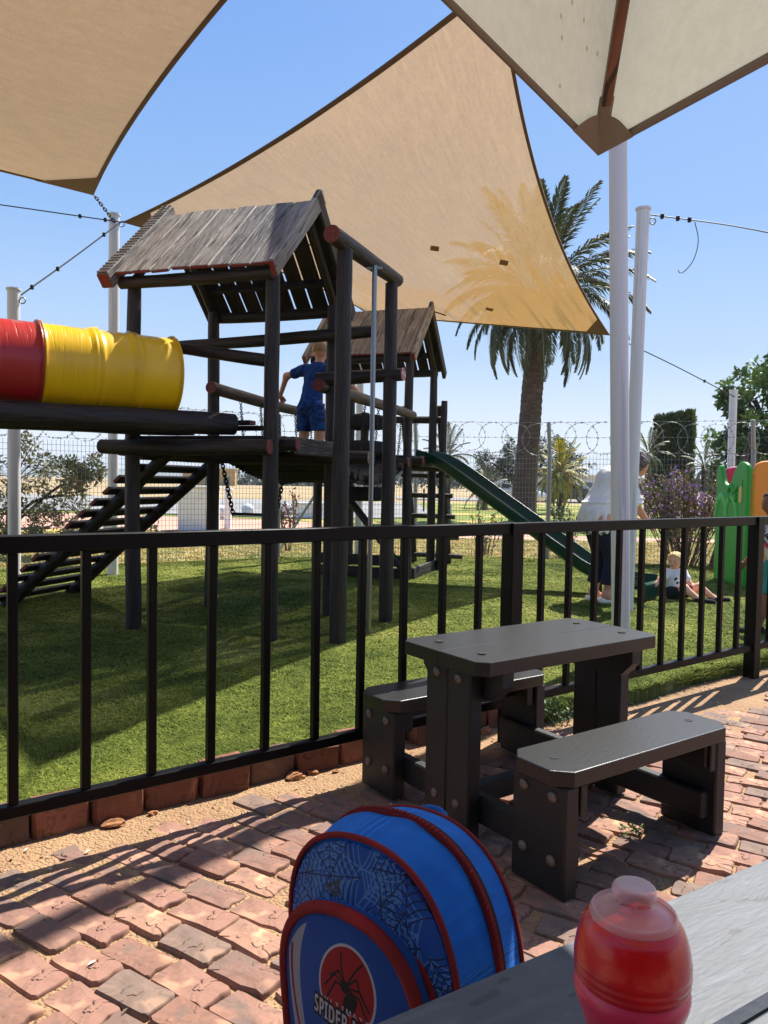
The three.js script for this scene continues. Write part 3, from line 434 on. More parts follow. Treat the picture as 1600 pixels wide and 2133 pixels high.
{ // plastic climbing cube: green, orange and magenta panels
  const t = thing('climbing_cube', 'moulded plastic climbing cube with green and orange panels on the turf', 'playhouse');
  const plas = c => std({ color: c, roughness: .42, bumpMap: sandBump, bumpScale: .0015 }), green = plas(0x1f9a2a), orange = plas(0xf0912a), mag = plas(0xa8285e), tan = plas(0xe0bd7c), gl = plas(0x4fbf60);
  const c0 = V(4.33, 0, -9.15), gd = V(-.03, 0, -1).normalize(), od = V(1, 0, -.03).normalize();
  function panel(name, at, dir, W, H, mat, top, hole) {
    const s = new THREE.Shape(); s.moveTo(0, 0); s.lineTo(W, 0); s.lineTo(W, H * .94); top(s, W, H); s.lineTo(0, 0);
    for (const h of hole) { const q = new THREE.Path(); q.absellipse(h[0], h[1], h[2], h[3], 0, 6.283, true); s.holes.push(q); }
    const g = new THREE.ExtrudeGeometry(s, { depth: .016, bevelEnabled: true, bevelSize: .022, bevelThickness: .022, bevelSegments: 3, curveSegments: 14 }); g.translate(0, .02, -.008);
    const m = part(t, name, g, mat); m.position.copy(at); m.rotation.y = Math.atan2(-dir.z, dir.x); return m;
  }
  const scoop = (s, W, H) => { s.quadraticCurveTo(W, H, W * .9, H * .985); s.bezierCurveTo(W * .84, H * .9, W * .8, H * .82, W * .62, H * .82); s.bezierCurveTo(W * .44, H * .82, W * .42, H * 1.0, W * .2, H * 1.01); s.quadraticCurveTo(0, H * 1.01, 0, H * .94); };
  const wavy = (s, W, H) => { s.quadraticCurveTo(W, H, W * .85, H); s.lineTo(W * .15, H * 1.01); s.quadraticCurveTo(0, H * 1.01, 0, H * .94); };
  const gp = panel('green_panel', c0, gd, .76, 1.46, green, scoop, [[.42, .46, .25, .35]]);
  panel('orange_panel', c0.clone().addScaledVector(od, .07), od, 1.0, 1.47, orange, wavy, [[.6, .42, .22, .3]]);
  panel('magenta_panel', c0.clone().addScaledVector(od, 1.06), gd, .76, 1.42, mag, scoop, [[.4, .4, .18, .26]]); panel('magenta_panel', c0.clone().addScaledVector(gd, .76).addScaledVector(od, .06), od, .96, 1.42, mag, scoop, []);
  for (const y of [1.1, .28]) { const m = part(gp, 'grip_slot', cbox(.055, .2, .03, .01), y > 1 ? tan : tan); m.position.set(.12, y + .02, -.034); const r = part(gp, 'grip_recess', cbox(.06, .1, .01, .004), green); r.position.set(.12, y + .15, -.032); }
  for (const x of [.36, .62]) { const g = new THREE.TorusGeometry(.14, .03, 8, 20, Math.PI); g.scale(1, 1.8, .6); const m = part(gp, 'moulded_arch', g, gl); m.position.set(x, .84, -.03); }
  for (let k = 0; k < 7; k++) { const g = new THREE.SphereGeometry(.05, 10, 8); g.scale(.6, 1.3, .5); const m = part(gp, 'moulded_leaf', g, green); m.position.set(.34 + .1 * Math.cos(k * .9), 1.14 + .07 * Math.sin(k * 1.7), -.032); m.rotation.z = k; }
}

// ---------------------------------------------------------------- poles, shade sails, cables, umbrella
function whitePole(label, base, top, r, cap = true) {
  const t = thing('white_pole', label, 'pole', [base.x, base.y, base.z], 0, 'white steel sail poles'), o = V(0, 0, 0), b = V().subVectors(top, base);
  part(t, 'shaft', poleGeo(o, b, r, 28), M.white);
  if (cap) { const d = b.clone().normalize(); part(t, 'cap', poleGeo(b, b.clone().addScaledVector(d, .02), r * 1.18, 28), M.white); const e = part(t, 'eye_bolt', new THREE.TorusGeometry(.03, .007, 6, 14), M.galv); e.position.copy(b).addScaledVector(d, -.1).add(V(r + .03, 0, 0)); }
  const fl = part(t, 'base_plate', new THREE.CylinderGeometry(r * 2, r * 2, .02, 20), M.white); fl.position.y = .02; return t;
}
whitePole('thick tall white pole rising from the turf past the umbrella corner', V(1.665, -.05, -5.3), V(1.455, 6.0, -5.3), .062, false);
whitePole('white pole with capped top and cable standing behind the thick white pole', V(2.33, -.05, -7.3), V(2.375, 3.78, -7.3), .06);
whitePole('white pole behind the plank ramp carrying the sail corners', V(-3.275, -.05, -9.286), V(-3.273, 4.31, -9.286), .062);
whitePole('short white pole behind the barrel tunnel', V(-3.76, -.05, -7.82), V(-3.767, 3.06, -7.82), .06);
whitePole('white pole standing behind the far play tower', V(-.4, -.05, -12.2), V(-.416, 3.82, -12.2), .06);
whitePole('white pole standing behind the climbing cube', V(5.75, -.05, -12.8), V(5.748, 2.8, -12.8), .062);
{ const t = thing('wooden_stake', 'short brown leaning wooden stake above the climbing cube', 'stake'); part(t, 'shaft', logGeo(V(4.95, -.06, -11.6), V(5.42, 2.0, -11.4), .045, .04), M.logOld); part(t, 'tip', logGeo(V(5.42, 1.99, -11.4), V(5.425, 2.02, -11.4), .039, .03), M.paleEnd); }

const clothTex = (a, b, s, yellowAndDirt) => tex(512, (u, v) => { const w = fbm(u, v, 240, 30, 2, s), f = fbm(u, v, 200, 200, 2, s + 1), l = fbm(u, v, 5, 5, 5, s + 2); let c = mixc(a, b, clamp(.35 * w + .3 * f + .35 * l)); return yellowAndDirt ? yellowAndDirt(c, u, v) : c; });
function sail(name, label, corners, inward, mats, n = 64, hemW = .038, belly = .12) {  // four corners, edges curve inward
  const t = thing(name, label, 'shade sail'), [A, B, C, D] = corners, mid = V().add(A).add(B).add(C).add(D).multiplyScalar(.25);
  const edge = (p, q, k, s) => { const m = V().addVectors(p, q).multiplyScalar(.5), into = V().subVectors(mid, m).normalize(); return u => V().lerpVectors(p, q, u).addScaledVector(into, k * 4 * u * (1 - u)).add(V(0, s * 4 * u * (1 - u), 0)); };
  const e0 = edge(A, B, inward[0], -.04), e1 = edge(B, C, inward[1], -.04), e2 = edge(D, C, inward[2], -.04), e3 = edge(A, D, inward[3], -.04);
  const S = (u, v) => { const p = e0(u).multiplyScalar(1 - v).addScaledVector(e2(u), v).addScaledVector(e3(v), 1 - u).addScaledVector(e1(v), u); p.addScaledVector(A, -(1 - u) * (1 - v)).addScaledVector(B, -u * (1 - v)).addScaledVector(C, -u * v).addScaledVector(D, -(1 - u) * v); p.y -= belly * 16 * u * (1 - u) * v * (1 - v) * .5; const q = u * v * (1 - u) * (1 - v), c = Math.min(1, q * 90), near = Math.min(Math.hypot(u, v), Math.hypot(1 - u, v), Math.hypot(u, 1 - v), Math.hypot(1 - u, 1 - v)); p.y += c * (.014 * Math.sin(26 * Math.atan2(Math.min(v, 1 - v), Math.min(u, 1 - u))) * Math.exp(-near * 5) + .006 * Math.sin(u * 31 + 3 * Math.sin(v * 9))); return p; };
  const P = [], U = [], I = []; for (let j = 0; j <= n; j++) for (let i = 0; i <= n; i++) { const p = S(i / n, j / n); P.push(p.x, p.y, p.z); U.push(i / n, j / n); }
  for (let j = 0; j < n; j++) for (let i = 0; i < n; i++) { const a = j * (n + 1) + i; I.push(a, a + 1, a + n + 2, a, a + n + 2, a + n + 1); }
  part(t, 'cloth', geom(P, U, I), mats.cloth);
  const lens = [A.distanceTo(B), B.distanceTo(C), D.distanceTo(C), A.distanceTo(D)];
  [[u => S(u, 0), (u, h) => S(u, h / lens[3])], [v => S(1, v), (v, h) => S(1 - h / lens[0], v)], [u => S(u, 1), (u, h) => S(u, 1 - h / lens[1])], [v => S(0, v), (v, h) => S(h / lens[0], v)]].forEach(([f, g]) => {
    const Q = [], J = [], m = 48; for (let k = 0; k <= m; k++) { const u = k / m, a = f(u), b = g(u, hemW); for (const [p, y] of [[a, .006], [b, .006], [b, -.008], [a, -.008]]) Q.push(p.x, p.y + y, p.z); }
    for (let k = 0; k < m; k++) for (let i = 0; i < 4; i++) { const a = k * 4 + i, b = k * 4 + (i + 1) % 4; J.push(a, b, a + 4, b, b + 4, a + 4); }
    part(t, 'hem', geom(Q, null, J), mats.hem);
  });
  [[0, 0], [1, 0], [1, 1], [0, 1]].forEach(([u, v]) => { // reinforced corner patch
    const k = .09, du = u ? -k : k, dv = v ? -k : k, Q = [], J = [], N = 6; for (let j = 0; j <= N; j++) for (let i = 0; i <= N - j; i++) { const p = S(u + du * i / N, v + dv * j / N); Q.push(p.x, p.y - .012, p.z); }
    let r = 0; for (let j = 0; j < N; j++) { const w = N - j + 1; for (let i = 0; i < N - j; i++) { J.push(r + i, r + i + 1, r + w + i); if (i < N - j - 1) J.push(r + i + 1, r + w + i + 1, r + w + i); } r += w; }
    part(t, 'corner_patch', geom(Q, null, J), mats.hem);
  });
  return { t, S };
}
const hem = phys({ color: 0x6b5240, roughness: .9, transmission: .14, side: THREE.DoubleSide });
const cloth = (map, op) => phys({ map, roughness: 1, transmission: .46, side: THREE.DoubleSide, transparent: true, opacity: op, bumpMap: rep(fabricBump, 10), bumpScale: .012 });
const SAIL_L = V(-3.078, 4.162, -9.05), SAIL_T = V(.815, 5.073, -6.0), SAIL_R = V(2.955, 3.205, -10.3), SAIL_B = V(-.261, 3.773, -12);
{ // main sail over the towers, yellower towards its low edge, with dark dirty streaks
  const yellowAndDirt = (c, u, v) => { // u runs L->T, v runs L->B
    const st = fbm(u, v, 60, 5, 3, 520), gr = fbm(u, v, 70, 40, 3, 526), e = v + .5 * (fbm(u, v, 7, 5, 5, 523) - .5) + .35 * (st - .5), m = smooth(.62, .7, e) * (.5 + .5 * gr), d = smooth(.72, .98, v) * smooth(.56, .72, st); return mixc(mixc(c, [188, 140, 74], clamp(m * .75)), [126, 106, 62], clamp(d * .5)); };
  const { t, S } = sail('shade_sail', 'wide tan shade sail stretched above both play towers', [SAIL_L, SAIL_T, SAIL_R, SAIL_B], [.12, .22, .1, .35], { cloth: cloth(clothTex([164, 133, 94], [206, 172, 126], 500, yellowAndDirt), .88), hem });
  const patch = std({ color: 0x8a6434, roughness: .9 }); for (const [u, v] of [[.62, .5], [.8, .62], [.62, .86]]) { const m = part(t, 'sewn_patch', cbox(.1, .006, .1, .002), patch), p = S(u, v), q = S(u + .01, v), r = S(u, v + .01); m.position.copy(p).add(V(0, -.012, 0)); m.quaternion.setFromUnitVectors(V(0, 1, 0), V().subVectors(q, p).cross(V().subVectors(r, p)).normalize()); }
  const seam = (f) => { const p = []; for (let k = 0; k <= 20; k++) p.push(f(k / 20).add(V(0, -.006, 0))); part(t, 'seam', tube(p, .012, 30, 5), hem); };
  seam(k => S(.04 + .3 * k, .16 + .0 * k + .25 * k)); seam(k => S(.2 + .2 * k, .93 - .06 * Math.sin(k * 3.14)));
}
{ const c1 = V(-3.411, 4.451, -9), c2 = V(.5, 4.62, -3.5), c3 = V(-4.2, 4.7, 1.2), c4 = V(-9.2, 4.3, -4.6);
  sail('shade_sail', 'tan shade sail overhead whose corner is chained to the pole behind the ramp', [c1, c2, c3, c4], [.22, .4, .4, .3], { cloth: cloth(clothTex([150, 119, 79], [184, 150, 106], 560), .93), hem }, 60, .044);
  const ch = thing('sail_chain', 'rusty chain holding the overhead sail corner to its pole', 'chain'); part(ch, 'links', chainGeo(c1, V(-3.25, 4.22, -9.22), .05, .006), M.chain);
}
function cable(label, pts, r = .007, clips = []) { const t = thing('steel_cable', label, 'cable', [0, 0, 0], 0, 'sail cables'); part(t, 'wire', tube(pts, r, 20, 5), M.chain); for (const k of clips) { const p = new THREE.CatmullRomCurve3(pts).getPoint(k), m = part(t, 'clamp', cbox(.03, .045, .03, .004), M.chain); m.position.copy(p); } }
const ringAt = V(-3.16, 4.2, -9.18);
cable('steel cable rising from the short white pole to the sail ring', [V(-3.7, 3.02, -7.84), V(-3.45, 3.58, -8.5), ringAt], .008, [.1, .35, .82]);
cable('steel cable running out level from the pole behind the ramp', [ringAt, V(-4.6, 4.3, -8.9), V(-7.5, 4.52, -8.5)], .007, [.06, .16]);
cable('short cable joining the main sail corner to its pole ring', [ringAt, SAIL_L], .01, []);
cable('steel cable running from the capped white pole out past the climbing cube', [V(2.44, 3.74, -7.3), V(3.4, 3.62, -7.3), V(5.2, 3.22, -7.3)], .006, [.06, .14, .2]);
cable('loose bent wire end dangling from the cable clamp', [V(2.86, 3.68, -7.3), V(2.89, 3.5, -7.28), V(2.84, 3.3, -7.28), V(2.74, 3.2, -7.3), V(2.72, 3.23, -7.3)], .004);
cable('thin cable from the low sail corner to the pole behind the climbing cube', [SAIL_R, V(4.2, 3.0, -11.4), V(5.74, 2.7, -12.74)], .008, [.75]);
cable('short cable joining the sail edge to the pole behind the far tower', [SAIL_B, V(-.4, 3.78, -12.15)], .009, [.5]);
cable('cable tying the high sail corner to the thick white pole', [SAIL_T, V(1.44, 5.9, -5.34)], .009, [.4]);

{ // patio umbrella over the foreground table
  const t = thing('patio_umbrella', 'large square cream patio umbrella with brown ribs and brown hem', 'umbrella');
  const c0 = V(.64, 2.23, -2.41), c1 = c0.clone().add(V(-1.8, .3, 1.92)), c3 = c0.clone().add(V(1.05, -.1, 2.38)), c2 = c1.clone().add(c3).sub(c0), hub = V().add(c0).add(c1).add(c2).add(c3).multiplyScalar(.25).add(V(0, .46, 0));
  const canvas = phys({ map: tex(512, (u, v) => { const a = fbm(u, v, 4, 4, 5, 600), f = fbm(u, v, 120, 120, 2, 602), s = fbm(u, v, 7, 3, 5, 603), sp = hash2(Math.floor(u * 256), Math.floor(v * 256), 9), sp2 = fbm(u, v, 10, 10, 3, 605); let c = mixc([178, 175, 158], [204, 202, 187], clamp(.6 * a + .4 * f)); if (sp > .992 && sp2 > .56) c = mixc(c, [130, 116, 92], .6); return c; }), roughness: .95, transmission: .3, side: THREE.DoubleSide, bumpMap: rep(fabricBump, 8), bumpScale: .004 });
  const brown = phys({ color: 0x8b827c, roughness: .9, transmission: .06, side: THREE.DoubleSide, bumpMap: rep(fabricBump, 6), bumpScale: .003 }), ribM = std({ map: woodTex([92, 58, 44], [138, 92, 72], 640), roughness: .5 });
  const cs = [c0, c1, c2, c3], N = 22, rise = [.015, .01, .01, .0];
  const ePt = (i, u) => { const a = cs[i], b = cs[(i + 1) % 4], m = V().lerpVectors(a, b, u), into = V().subVectors(hub, m).setY(0).normalize(); return m.addScaledVector(into, .02 * 4 * u * (1 - u)).add(V(0, rise[i] * 4 * u * (1 - u), 0)); };
  for (let i = 0; i < 4; i++) {
    const P = [], U = [], I = [], S = (u, v) => { const p = V().lerpVectors(ePt(i, u), hub, v); const w = Math.min(u, 1 - u); const in_ = smooth(.02, .2, v); p.y += -.05 * Math.sin(Math.PI * u) * Math.sin(Math.PI * v) + in_ * (.016 * Math.sin(w * 60) * Math.exp(-w * 9) * Math.exp(-v * 5) + .03 * Math.exp(-w * 26)) * (1 - v); return p; };
    for (let j = 0; j <= N; j++) for (let k = 0; k <= N; k++) { const p = S(k / N, j / N * .995); P.push(p.x, p.y, p.z); U.push(k / N * 1.0 + i * .3, j / N * .6); }
    for (let j = 0; j < N; j++) for (let k = 0; k < N; k++) { const a = j * (N + 1) + k; I.push(a, a + 1, a + N + 2, a, a + N + 2, a + N + 1); }
    part(t, 'canopy_panel', geom(P, U, I), canvas);
    const Q = [], J = []; for (let k = 0; k <= 40; k++) { const a = S(k / 40, 0), b = S(k / 40, .009); for (const [p, y] of [[a, .008], [b, .004], [b, -.01], [a, -.014]]) Q.push(p.x, p.y + y, p.z); }
    for (let k = 0; k < 40; k++) for (let m = 0; m < 4; m++) { const a = k * 4 + m, b = k * 4 + (m + 1) % 4; J.push(a, b, a + 4, b, b + 4, a + 4); } part(t, 'hem', geom(Q, null, J), brown);
    for (const side of [0, 1]) { // corner pocket with a scalloped upper edge
      const Q2 = [], J2 = [], m = 10; for (let a = 0; a <= m; a++) { const w = a / m * .06, sc = (.075 * (1 - a / m) + .012 * Math.sin(a / m * Math.PI)); for (let b = 0; b <= 4; b++) { const p = S(side ? 1 - w : w, sc * b / 4); Q2.push(p.x, p.y - .016, p.z); } }
      for (let a = 0; a < m; a++) for (let b = 0; b < 4; b++) { const q = a * 5 + b; J2.push(q, q + 1, q + 6, q, q + 6, q + 5); } part(t, 'corner_pocket', geom(Q2, null, J2), brown);
    }
    const c = cs[i], a = V().lerpVectors(c, hub, .1).add(V(0, -.012, 0)), b = hub.clone().add(V(0, -.05, 0)), L = a.distanceTo(b), rb = part(t, 'rib', cbox(.028, .04, L, .004, 2), ribM); rb.position.copy(a).lerp(b, .5); rb.lookAt(b); 
    const nose = part(t, 'rib_pocket', cbox(.04, .024, .17, .01), brown); nose.position.lerpVectors(c, hub, .07).add(V(0, -.006, 0)); nose.lookAt(b);
  }
  const mx = 2.3, mz = .9; part(t, 'mast', poleGeo(V(mx, -.06, mz), V(mx, 3.05, mz), .04, 16), ribM); part(t, 'arm', poleGeo(V(mx, 3.0, mz), V(hub.x, hub.y + .1, hub.z), .03, 14), ribM); const hb = part(t, 'hub', new THREE.CylinderGeometry(.07, .06, .16, 16), ribM); hb.position.copy(hub).add(V(0, 0, 0)); const ft = part(t, 'foot', new THREE.CylinderGeometry(.3, .32, .08, 24), M.plank); ft.position.set(mx, -.035, mz);
}

{ // building added unseen behind the camera, to darken what faces it
  const t = thing('added_dark_building', 'long dark building added out of view behind the patio to cut light', 'building', [0, -.08, 6.2]), dark = std({ map: tex(256, (u, v) => { const n = fbm(u, v, 8, 8, 4, 660), k = 58 + 26 * n; return [k * 1.08, k * .92, k * .8]; }), roughness: .9 }), gl = std({ color: 0x12161a, roughness: .08 });
  const w = part(t, 'wall', cbox(22, 3.2, .3, .02), dark); w.position.set(0, 1.6, 1.2);
  const r = part(t, 'added_roof', cbox(22.6, .16, 5.2, .02), dark); r.position.set(0, 3.2, -.9); r.rotation.x = -.06;
  for (let k = 0; k < 6; k++) { const p = part(t, 'added_post', cbox(.14, 3.1, .14, .01), dark); p.position.set(-9.5 + k * 3.8, 1.55, -3.2); }
  for (let k = 0; k < 5; k++) { const f = part(t, 'window', cbox(2.2, 1.5, .08, .01), dark); f.position.set(-8 + k * 4, 1.7, 1.02); const g = part(f, 'pane', cbox(2.0, 1.3, .03, .004), gl); g.position.z = -.045; }
  const fl = part(t, 'added_floor', cbox(22, .06, 4.6, .01), dark); fl.position.set(0, .0, -1.1);
}

// ---------------------------------------------------------------- people (distance fields meshed with surface nets)
const cap = (a, b, ra, rb = ra, fz = 1) => ({ a, b, ra, rb, fz });
function dist(q, x, y, z) {
  const [ax, ay, az] = q.a, bx = q.b[0] - ax, by = q.b[1] - ay, bz = (q.b[2] - az) / q.fz, px = x - ax, py = y - ay, pz = (z - az) / q.fz, l = bx * bx + by * by + bz * bz, h = l > 1e-9 ? clamp((px * bx + py * by + pz * bz) / l) : 0;
  return (Math.hypot(px - bx * h, py - by * h, pz - bz * h) - (q.ra + (q.rb - q.ra) * h)) * Math.min(1, q.fz);
}
const smin = (a, b, k) => { const h = Math.max(k - Math.abs(a - b), 0) / k; return Math.min(a, b) - h * h * k * .25; };
const field = (prims, k) => (x, y, z) => { let d = 1e9; for (const q of prims) d = smin(d, dist(q, x, y, z), q.k ?? k); return d; };
function nets(f, lo, hi, cell) {
  const n = [0, 1, 2].map(i => Math.ceil((hi[i] - lo[i]) / cell) + 2), [nx, ny, nz] = n, val = new Float32Array(nx * ny * nz), at = (i, j, k) => (k * ny + j) * nx + i;
  for (let k = 0; k < nz; k++) for (let j = 0; j < ny; j++) for (let i = 0; i < nx; i++) val[at(i, j, k)] = f(lo[0] + i * cell, lo[1] + j * cell, lo[2] + k * cell);
  const id = new Int32Array(nx * ny * nz).fill(-1), P = [], I = [], C = [[0, 0, 0], [1, 0, 0], [0, 1, 0], [1, 1, 0], [0, 0, 1], [1, 0, 1], [0, 1, 1], [1, 1, 1]], Ed = [[0, 1], [2, 3], [4, 5], [6, 7], [0, 2], [1, 3], [4, 6], [5, 7], [0, 4], [1, 5], [2, 6], [3, 7]];
  for (let k = 0; k < nz - 1; k++) for (let j = 0; j < ny - 1; j++) for (let i = 0; i < nx - 1; i++) {
    const v = C.map(c => val[at(i + c[0], j + c[1], k + c[2])]); let s = 0; v.forEach(q => { if (q < 0) s++; }); if (s === 0 || s === 8) continue;
    let x = 0, y = 0, z = 0, m = 0; for (const [a, b] of Ed) if ((v[a] < 0) !== (v[b] < 0)) { const t = v[a] / (v[a] - v[b]); x += lerp(C[a][0], C[b][0], t); y += lerp(C[a][1], C[b][1], t); z += lerp(C[a][2], C[b][2], t); m++; }
    id[at(i, j, k)] = P.length / 3; P.push(lo[0] + (i + x / m) * cell, lo[1] + (j + y / m) * cell, lo[2] + (k + z / m) * cell);
  }
  for (let k = 1; k < nz - 1; k++) for (let j = 1; j < ny - 1; j++) for (let i = 1; i < nx - 1; i++) {
    const a = val[at(i, j, k)] < 0, quad = (p, q, r, s, flip) => { if (p < 0 || q < 0 || r < 0 || s < 0) return; if (flip) I.push(p, r, q, p, s, r); else I.push(p, q, r, p, r, s); };
    if (a !== (val[at(i + 1, j, k)] < 0)) quad(id[at(i, j - 1, k - 1)], id[at(i, j, k - 1)], id[at(i, j, k)], id[at(i, j - 1, k)], !a);
    if (a !== (val[at(i, j + 1, k)] < 0)) quad(id[at(i - 1, j, k - 1)], id[at(i - 1, j, k)], id[at(i, j, k)], id[at(i, j, k - 1)], !a);
    if (a !== (val[at(i, j, k + 1)] < 0)) quad(id[at(i - 1, j - 1, k)], id[at(i, j - 1, k)], id[at(i, j, k)], id[at(i - 1, j, k)], !a);
  }
  const g = geom(P, null, I), N = g.attributes.normal, e = cell * .5;   // smooth normals from the field
  for (let i = 0; i < N.count; i++) { const x = P[3 * i], y = P[3 * i + 1], z = P[3 * i + 2], a = f(x + e, y, z) - f(x - e, y, z), b = f(x, y + e, z) - f(x, y - e, z), c = f(x, y, z + e) - f(x, y, z - e), l = Math.hypot(a, b, c) || 1; N.setXYZ(i, a / l, b / l, c / l); }
  const uv = new Float32Array(N.count * 2); for (let i = 0; i < N.count; i++) { uv[2 * i] = P[3 * i] + P[3 * i + 2] * .7; uv[2 * i + 1] = P[3 * i + 1]; } g.setAttribute('uv', new THREE.BufferAttribute(uv, 2));
  return g;
}
function bounds(prims, pad = .03) { const lo = [1e9, 1e9, 1e9], hi = [-1e9, -1e9, -1e9]; for (const q of prims) for (const p of [q.a, q.b]) for (let i = 0; i < 3; i++) { const r = Math.max(q.ra, q.rb) * Math.max(1, q.fz) + pad; lo[i] = Math.min(lo[i], p[i] - r); hi[i] = Math.max(hi[i], p[i] + r); } return [lo, hi]; }
const mesh = (prims, k, cell, clip) => { const f0 = field(prims, k), f = clip ? (x, y, z) => Math.max(f0(x, y, z), clip(x, y, z)) : f0, [lo, hi] = bounds(prims); return nets(f, lo, hi, cell); };
const crease = (a, f) => (x, y, z) => a * (Math.sin(f * (x * 1.3 + y * .6) + 3 * Math.sin(f * .31 * (y - z))) + .7 * Math.sin(f * 1.7 * (z * .9 - y * .8) + 2 * Math.sin(f * .4 * x)));
const draped = (prims, k, cell, clip, w) => { const f0 = field(prims, k), [lo, hi] = bounds(prims); return nets((x, y, z) => Math.max(f0(x, y, z) + w(x, y, z), clip(x, y, z)), lo, hi, cell); };
const v3 = p => V(...p), arr = v => [v.x, v.y, v.z], mix3 = (a, b, t) => [lerp(a[0], b[0], t), lerp(a[1], b[1], t), lerp(a[2], b[2], t)];
function hand(wrist, dir, palmUp, size, curl = .5, side = 1) {   // palm, four fingers of unequal length, thumb from the side of the palm
  const d = v3(dir).normalize(), u = v3(palmUp); u.addScaledVector(d, -u.dot(d)).normalize(); const s = V().crossVectors(d, u).multiplyScalar(side), w = v3(wrist), L = size, at = (a, b, c) => arr(w.clone().addScaledVector(d, a * L).addScaledVector(s, b * L).addScaledVector(u, c * L)), R = .05 * L, P = [];
  P.push(cap(at(-.12, 0, 0), at(.06, 0, 0), .13 * L, .14 * L)); for (const b of [-.15, -.05, .05, .15]) P.push(cap(at(.05, b * .8, 0), at(.42, b, 0), .085 * L, .075 * L));
  [[-.165, .34], [-.055, .42], [.055, .45], [.165, .4]].forEach(([b, l]) => { let p = [.44, b, 0], a = curl * .5; for (const seg of [.45, .3, .25]) { const q = [p[0] + Math.cos(a) * l * seg, b * (1 + .1 * seg), p[2] - Math.sin(a) * l * seg]; P.push({ ...cap(at(...p), at(...q), R * 1.12, R * .95), k: .012 * L }); p = q; a += curl; } });
  { let p = [.08, .19, -.02], a = .6; for (const seg of [.2, .16, .13]) { const q = [p[0] + Math.cos(a) * seg, p[1] + Math.sin(a) * seg * .7, p[2] - seg * .35]; P.push({ ...cap(at(...p), at(...q), R * 1.35, R * 1.1), k: .03 * L }); p = q; a -= .25; } }
  return mesh(P, .05 * L, Math.max(.0035, L * .03));
}
function head(c, r, f, up) {                                      // skull, jaw, nose, ears, lips; f is where the face looks
  const F0 = v3(f).normalize(), U = v3(up); U.addScaledVector(F0, -U.dot(F0)).normalize(); const S = V().crossVectors(U, F0), o = v3(c), at = (a, b, d) => arr(o.clone().addScaledVector(S, a * r).addScaledVector(U, b * r).addScaledVector(F0, d * r));
  const P = [cap(at(0, .2, -.12), at(0, .2, -.05), .86 * r), cap(at(0, -.1, .08), at(0, -.62, .34), .72 * r, .36 * r), cap(at(-.3, -.15, .42), at(.3, -.15, .42), .34 * r, .34 * r), { ...cap(at(0, .02, .82), at(0, -.22, .96), .07 * r, .13 * r), k: .1 * r }];
  for (const s of [-1, 1]) { P.push({ ...cap(at(s * .82, .1, -.1), at(s * .84, -.18, -.04), .15 * r, .1 * r), k: .06 * r }, { ...cap(at(s * .16, -.47, .74), at(0, -.47, .8), .055 * r, .07 * r), k: .07 * r }); }
  return { P, at, eyes: [at(-.32, .02, .76), at(.32, .02, .76)], mouth: at(0, -.47, .84), brows: [at(-.33, .2, .78), at(.33, .2, .78)] };
}
const skinTex = (c, s) => std({ map: tex(128, (u, v) => { const n = fbm(u, v, 8, 8, 4, s); return c.map((z, i) => z * (.94 + .12 * n) + (i === 0 ? 3 : 0)); }), roughness: .55 });
const fabric = (o) => std({ roughness: .92, bumpMap: rep(fabricBump, 10), bumpScale: .003, ...o });
const hairMat = (a, b, s) => std({ map: tex(128, (u, v) => mixc(a, b, fbm(u, v, 40, 6, 3, s))), bumpMap: tex(128, (u, v) => fbm(u, v, 50, 7, 2, s), false), bumpScale: .01, roughness: .7 });
function faceBits(t, H, r, irisColor) {
  const white = std({ color: 0xe8e4de, roughness: .3 }), iris = std({ color: irisColor, roughness: .2 }), lip = std({ color: 0xa85a50, roughness: .5 }), brow = std({ color: 0x6a5030, roughness: .9 });
  H.eyes.forEach((e, i) => { const m = part(t, 'eye', new THREE.SphereGeometry(r * .085, 10, 8), white); m.position.set(...e); const q = part(m, 'iris', new THREE.SphereGeometry(r * .075, 8, 6), iris), o = H.at(i ? .32 : -.32, .02, .785); q.position.set(o[0] - e[0], o[1] - e[1], o[2] - e[2]); const b = part(t, 'eyebrow', new THREE.SphereGeometry(r * .1, 8, 5), brow); b.position.set(...H.brows[i]); b.scale.set(1.4, .35, .6); });
  const l = part(t, 'lips', new THREE.SphereGeometry(r * .12, 10, 6), lip); l.position.set(...H.mouth); l.scale.set(1.4, .5, .5);
}

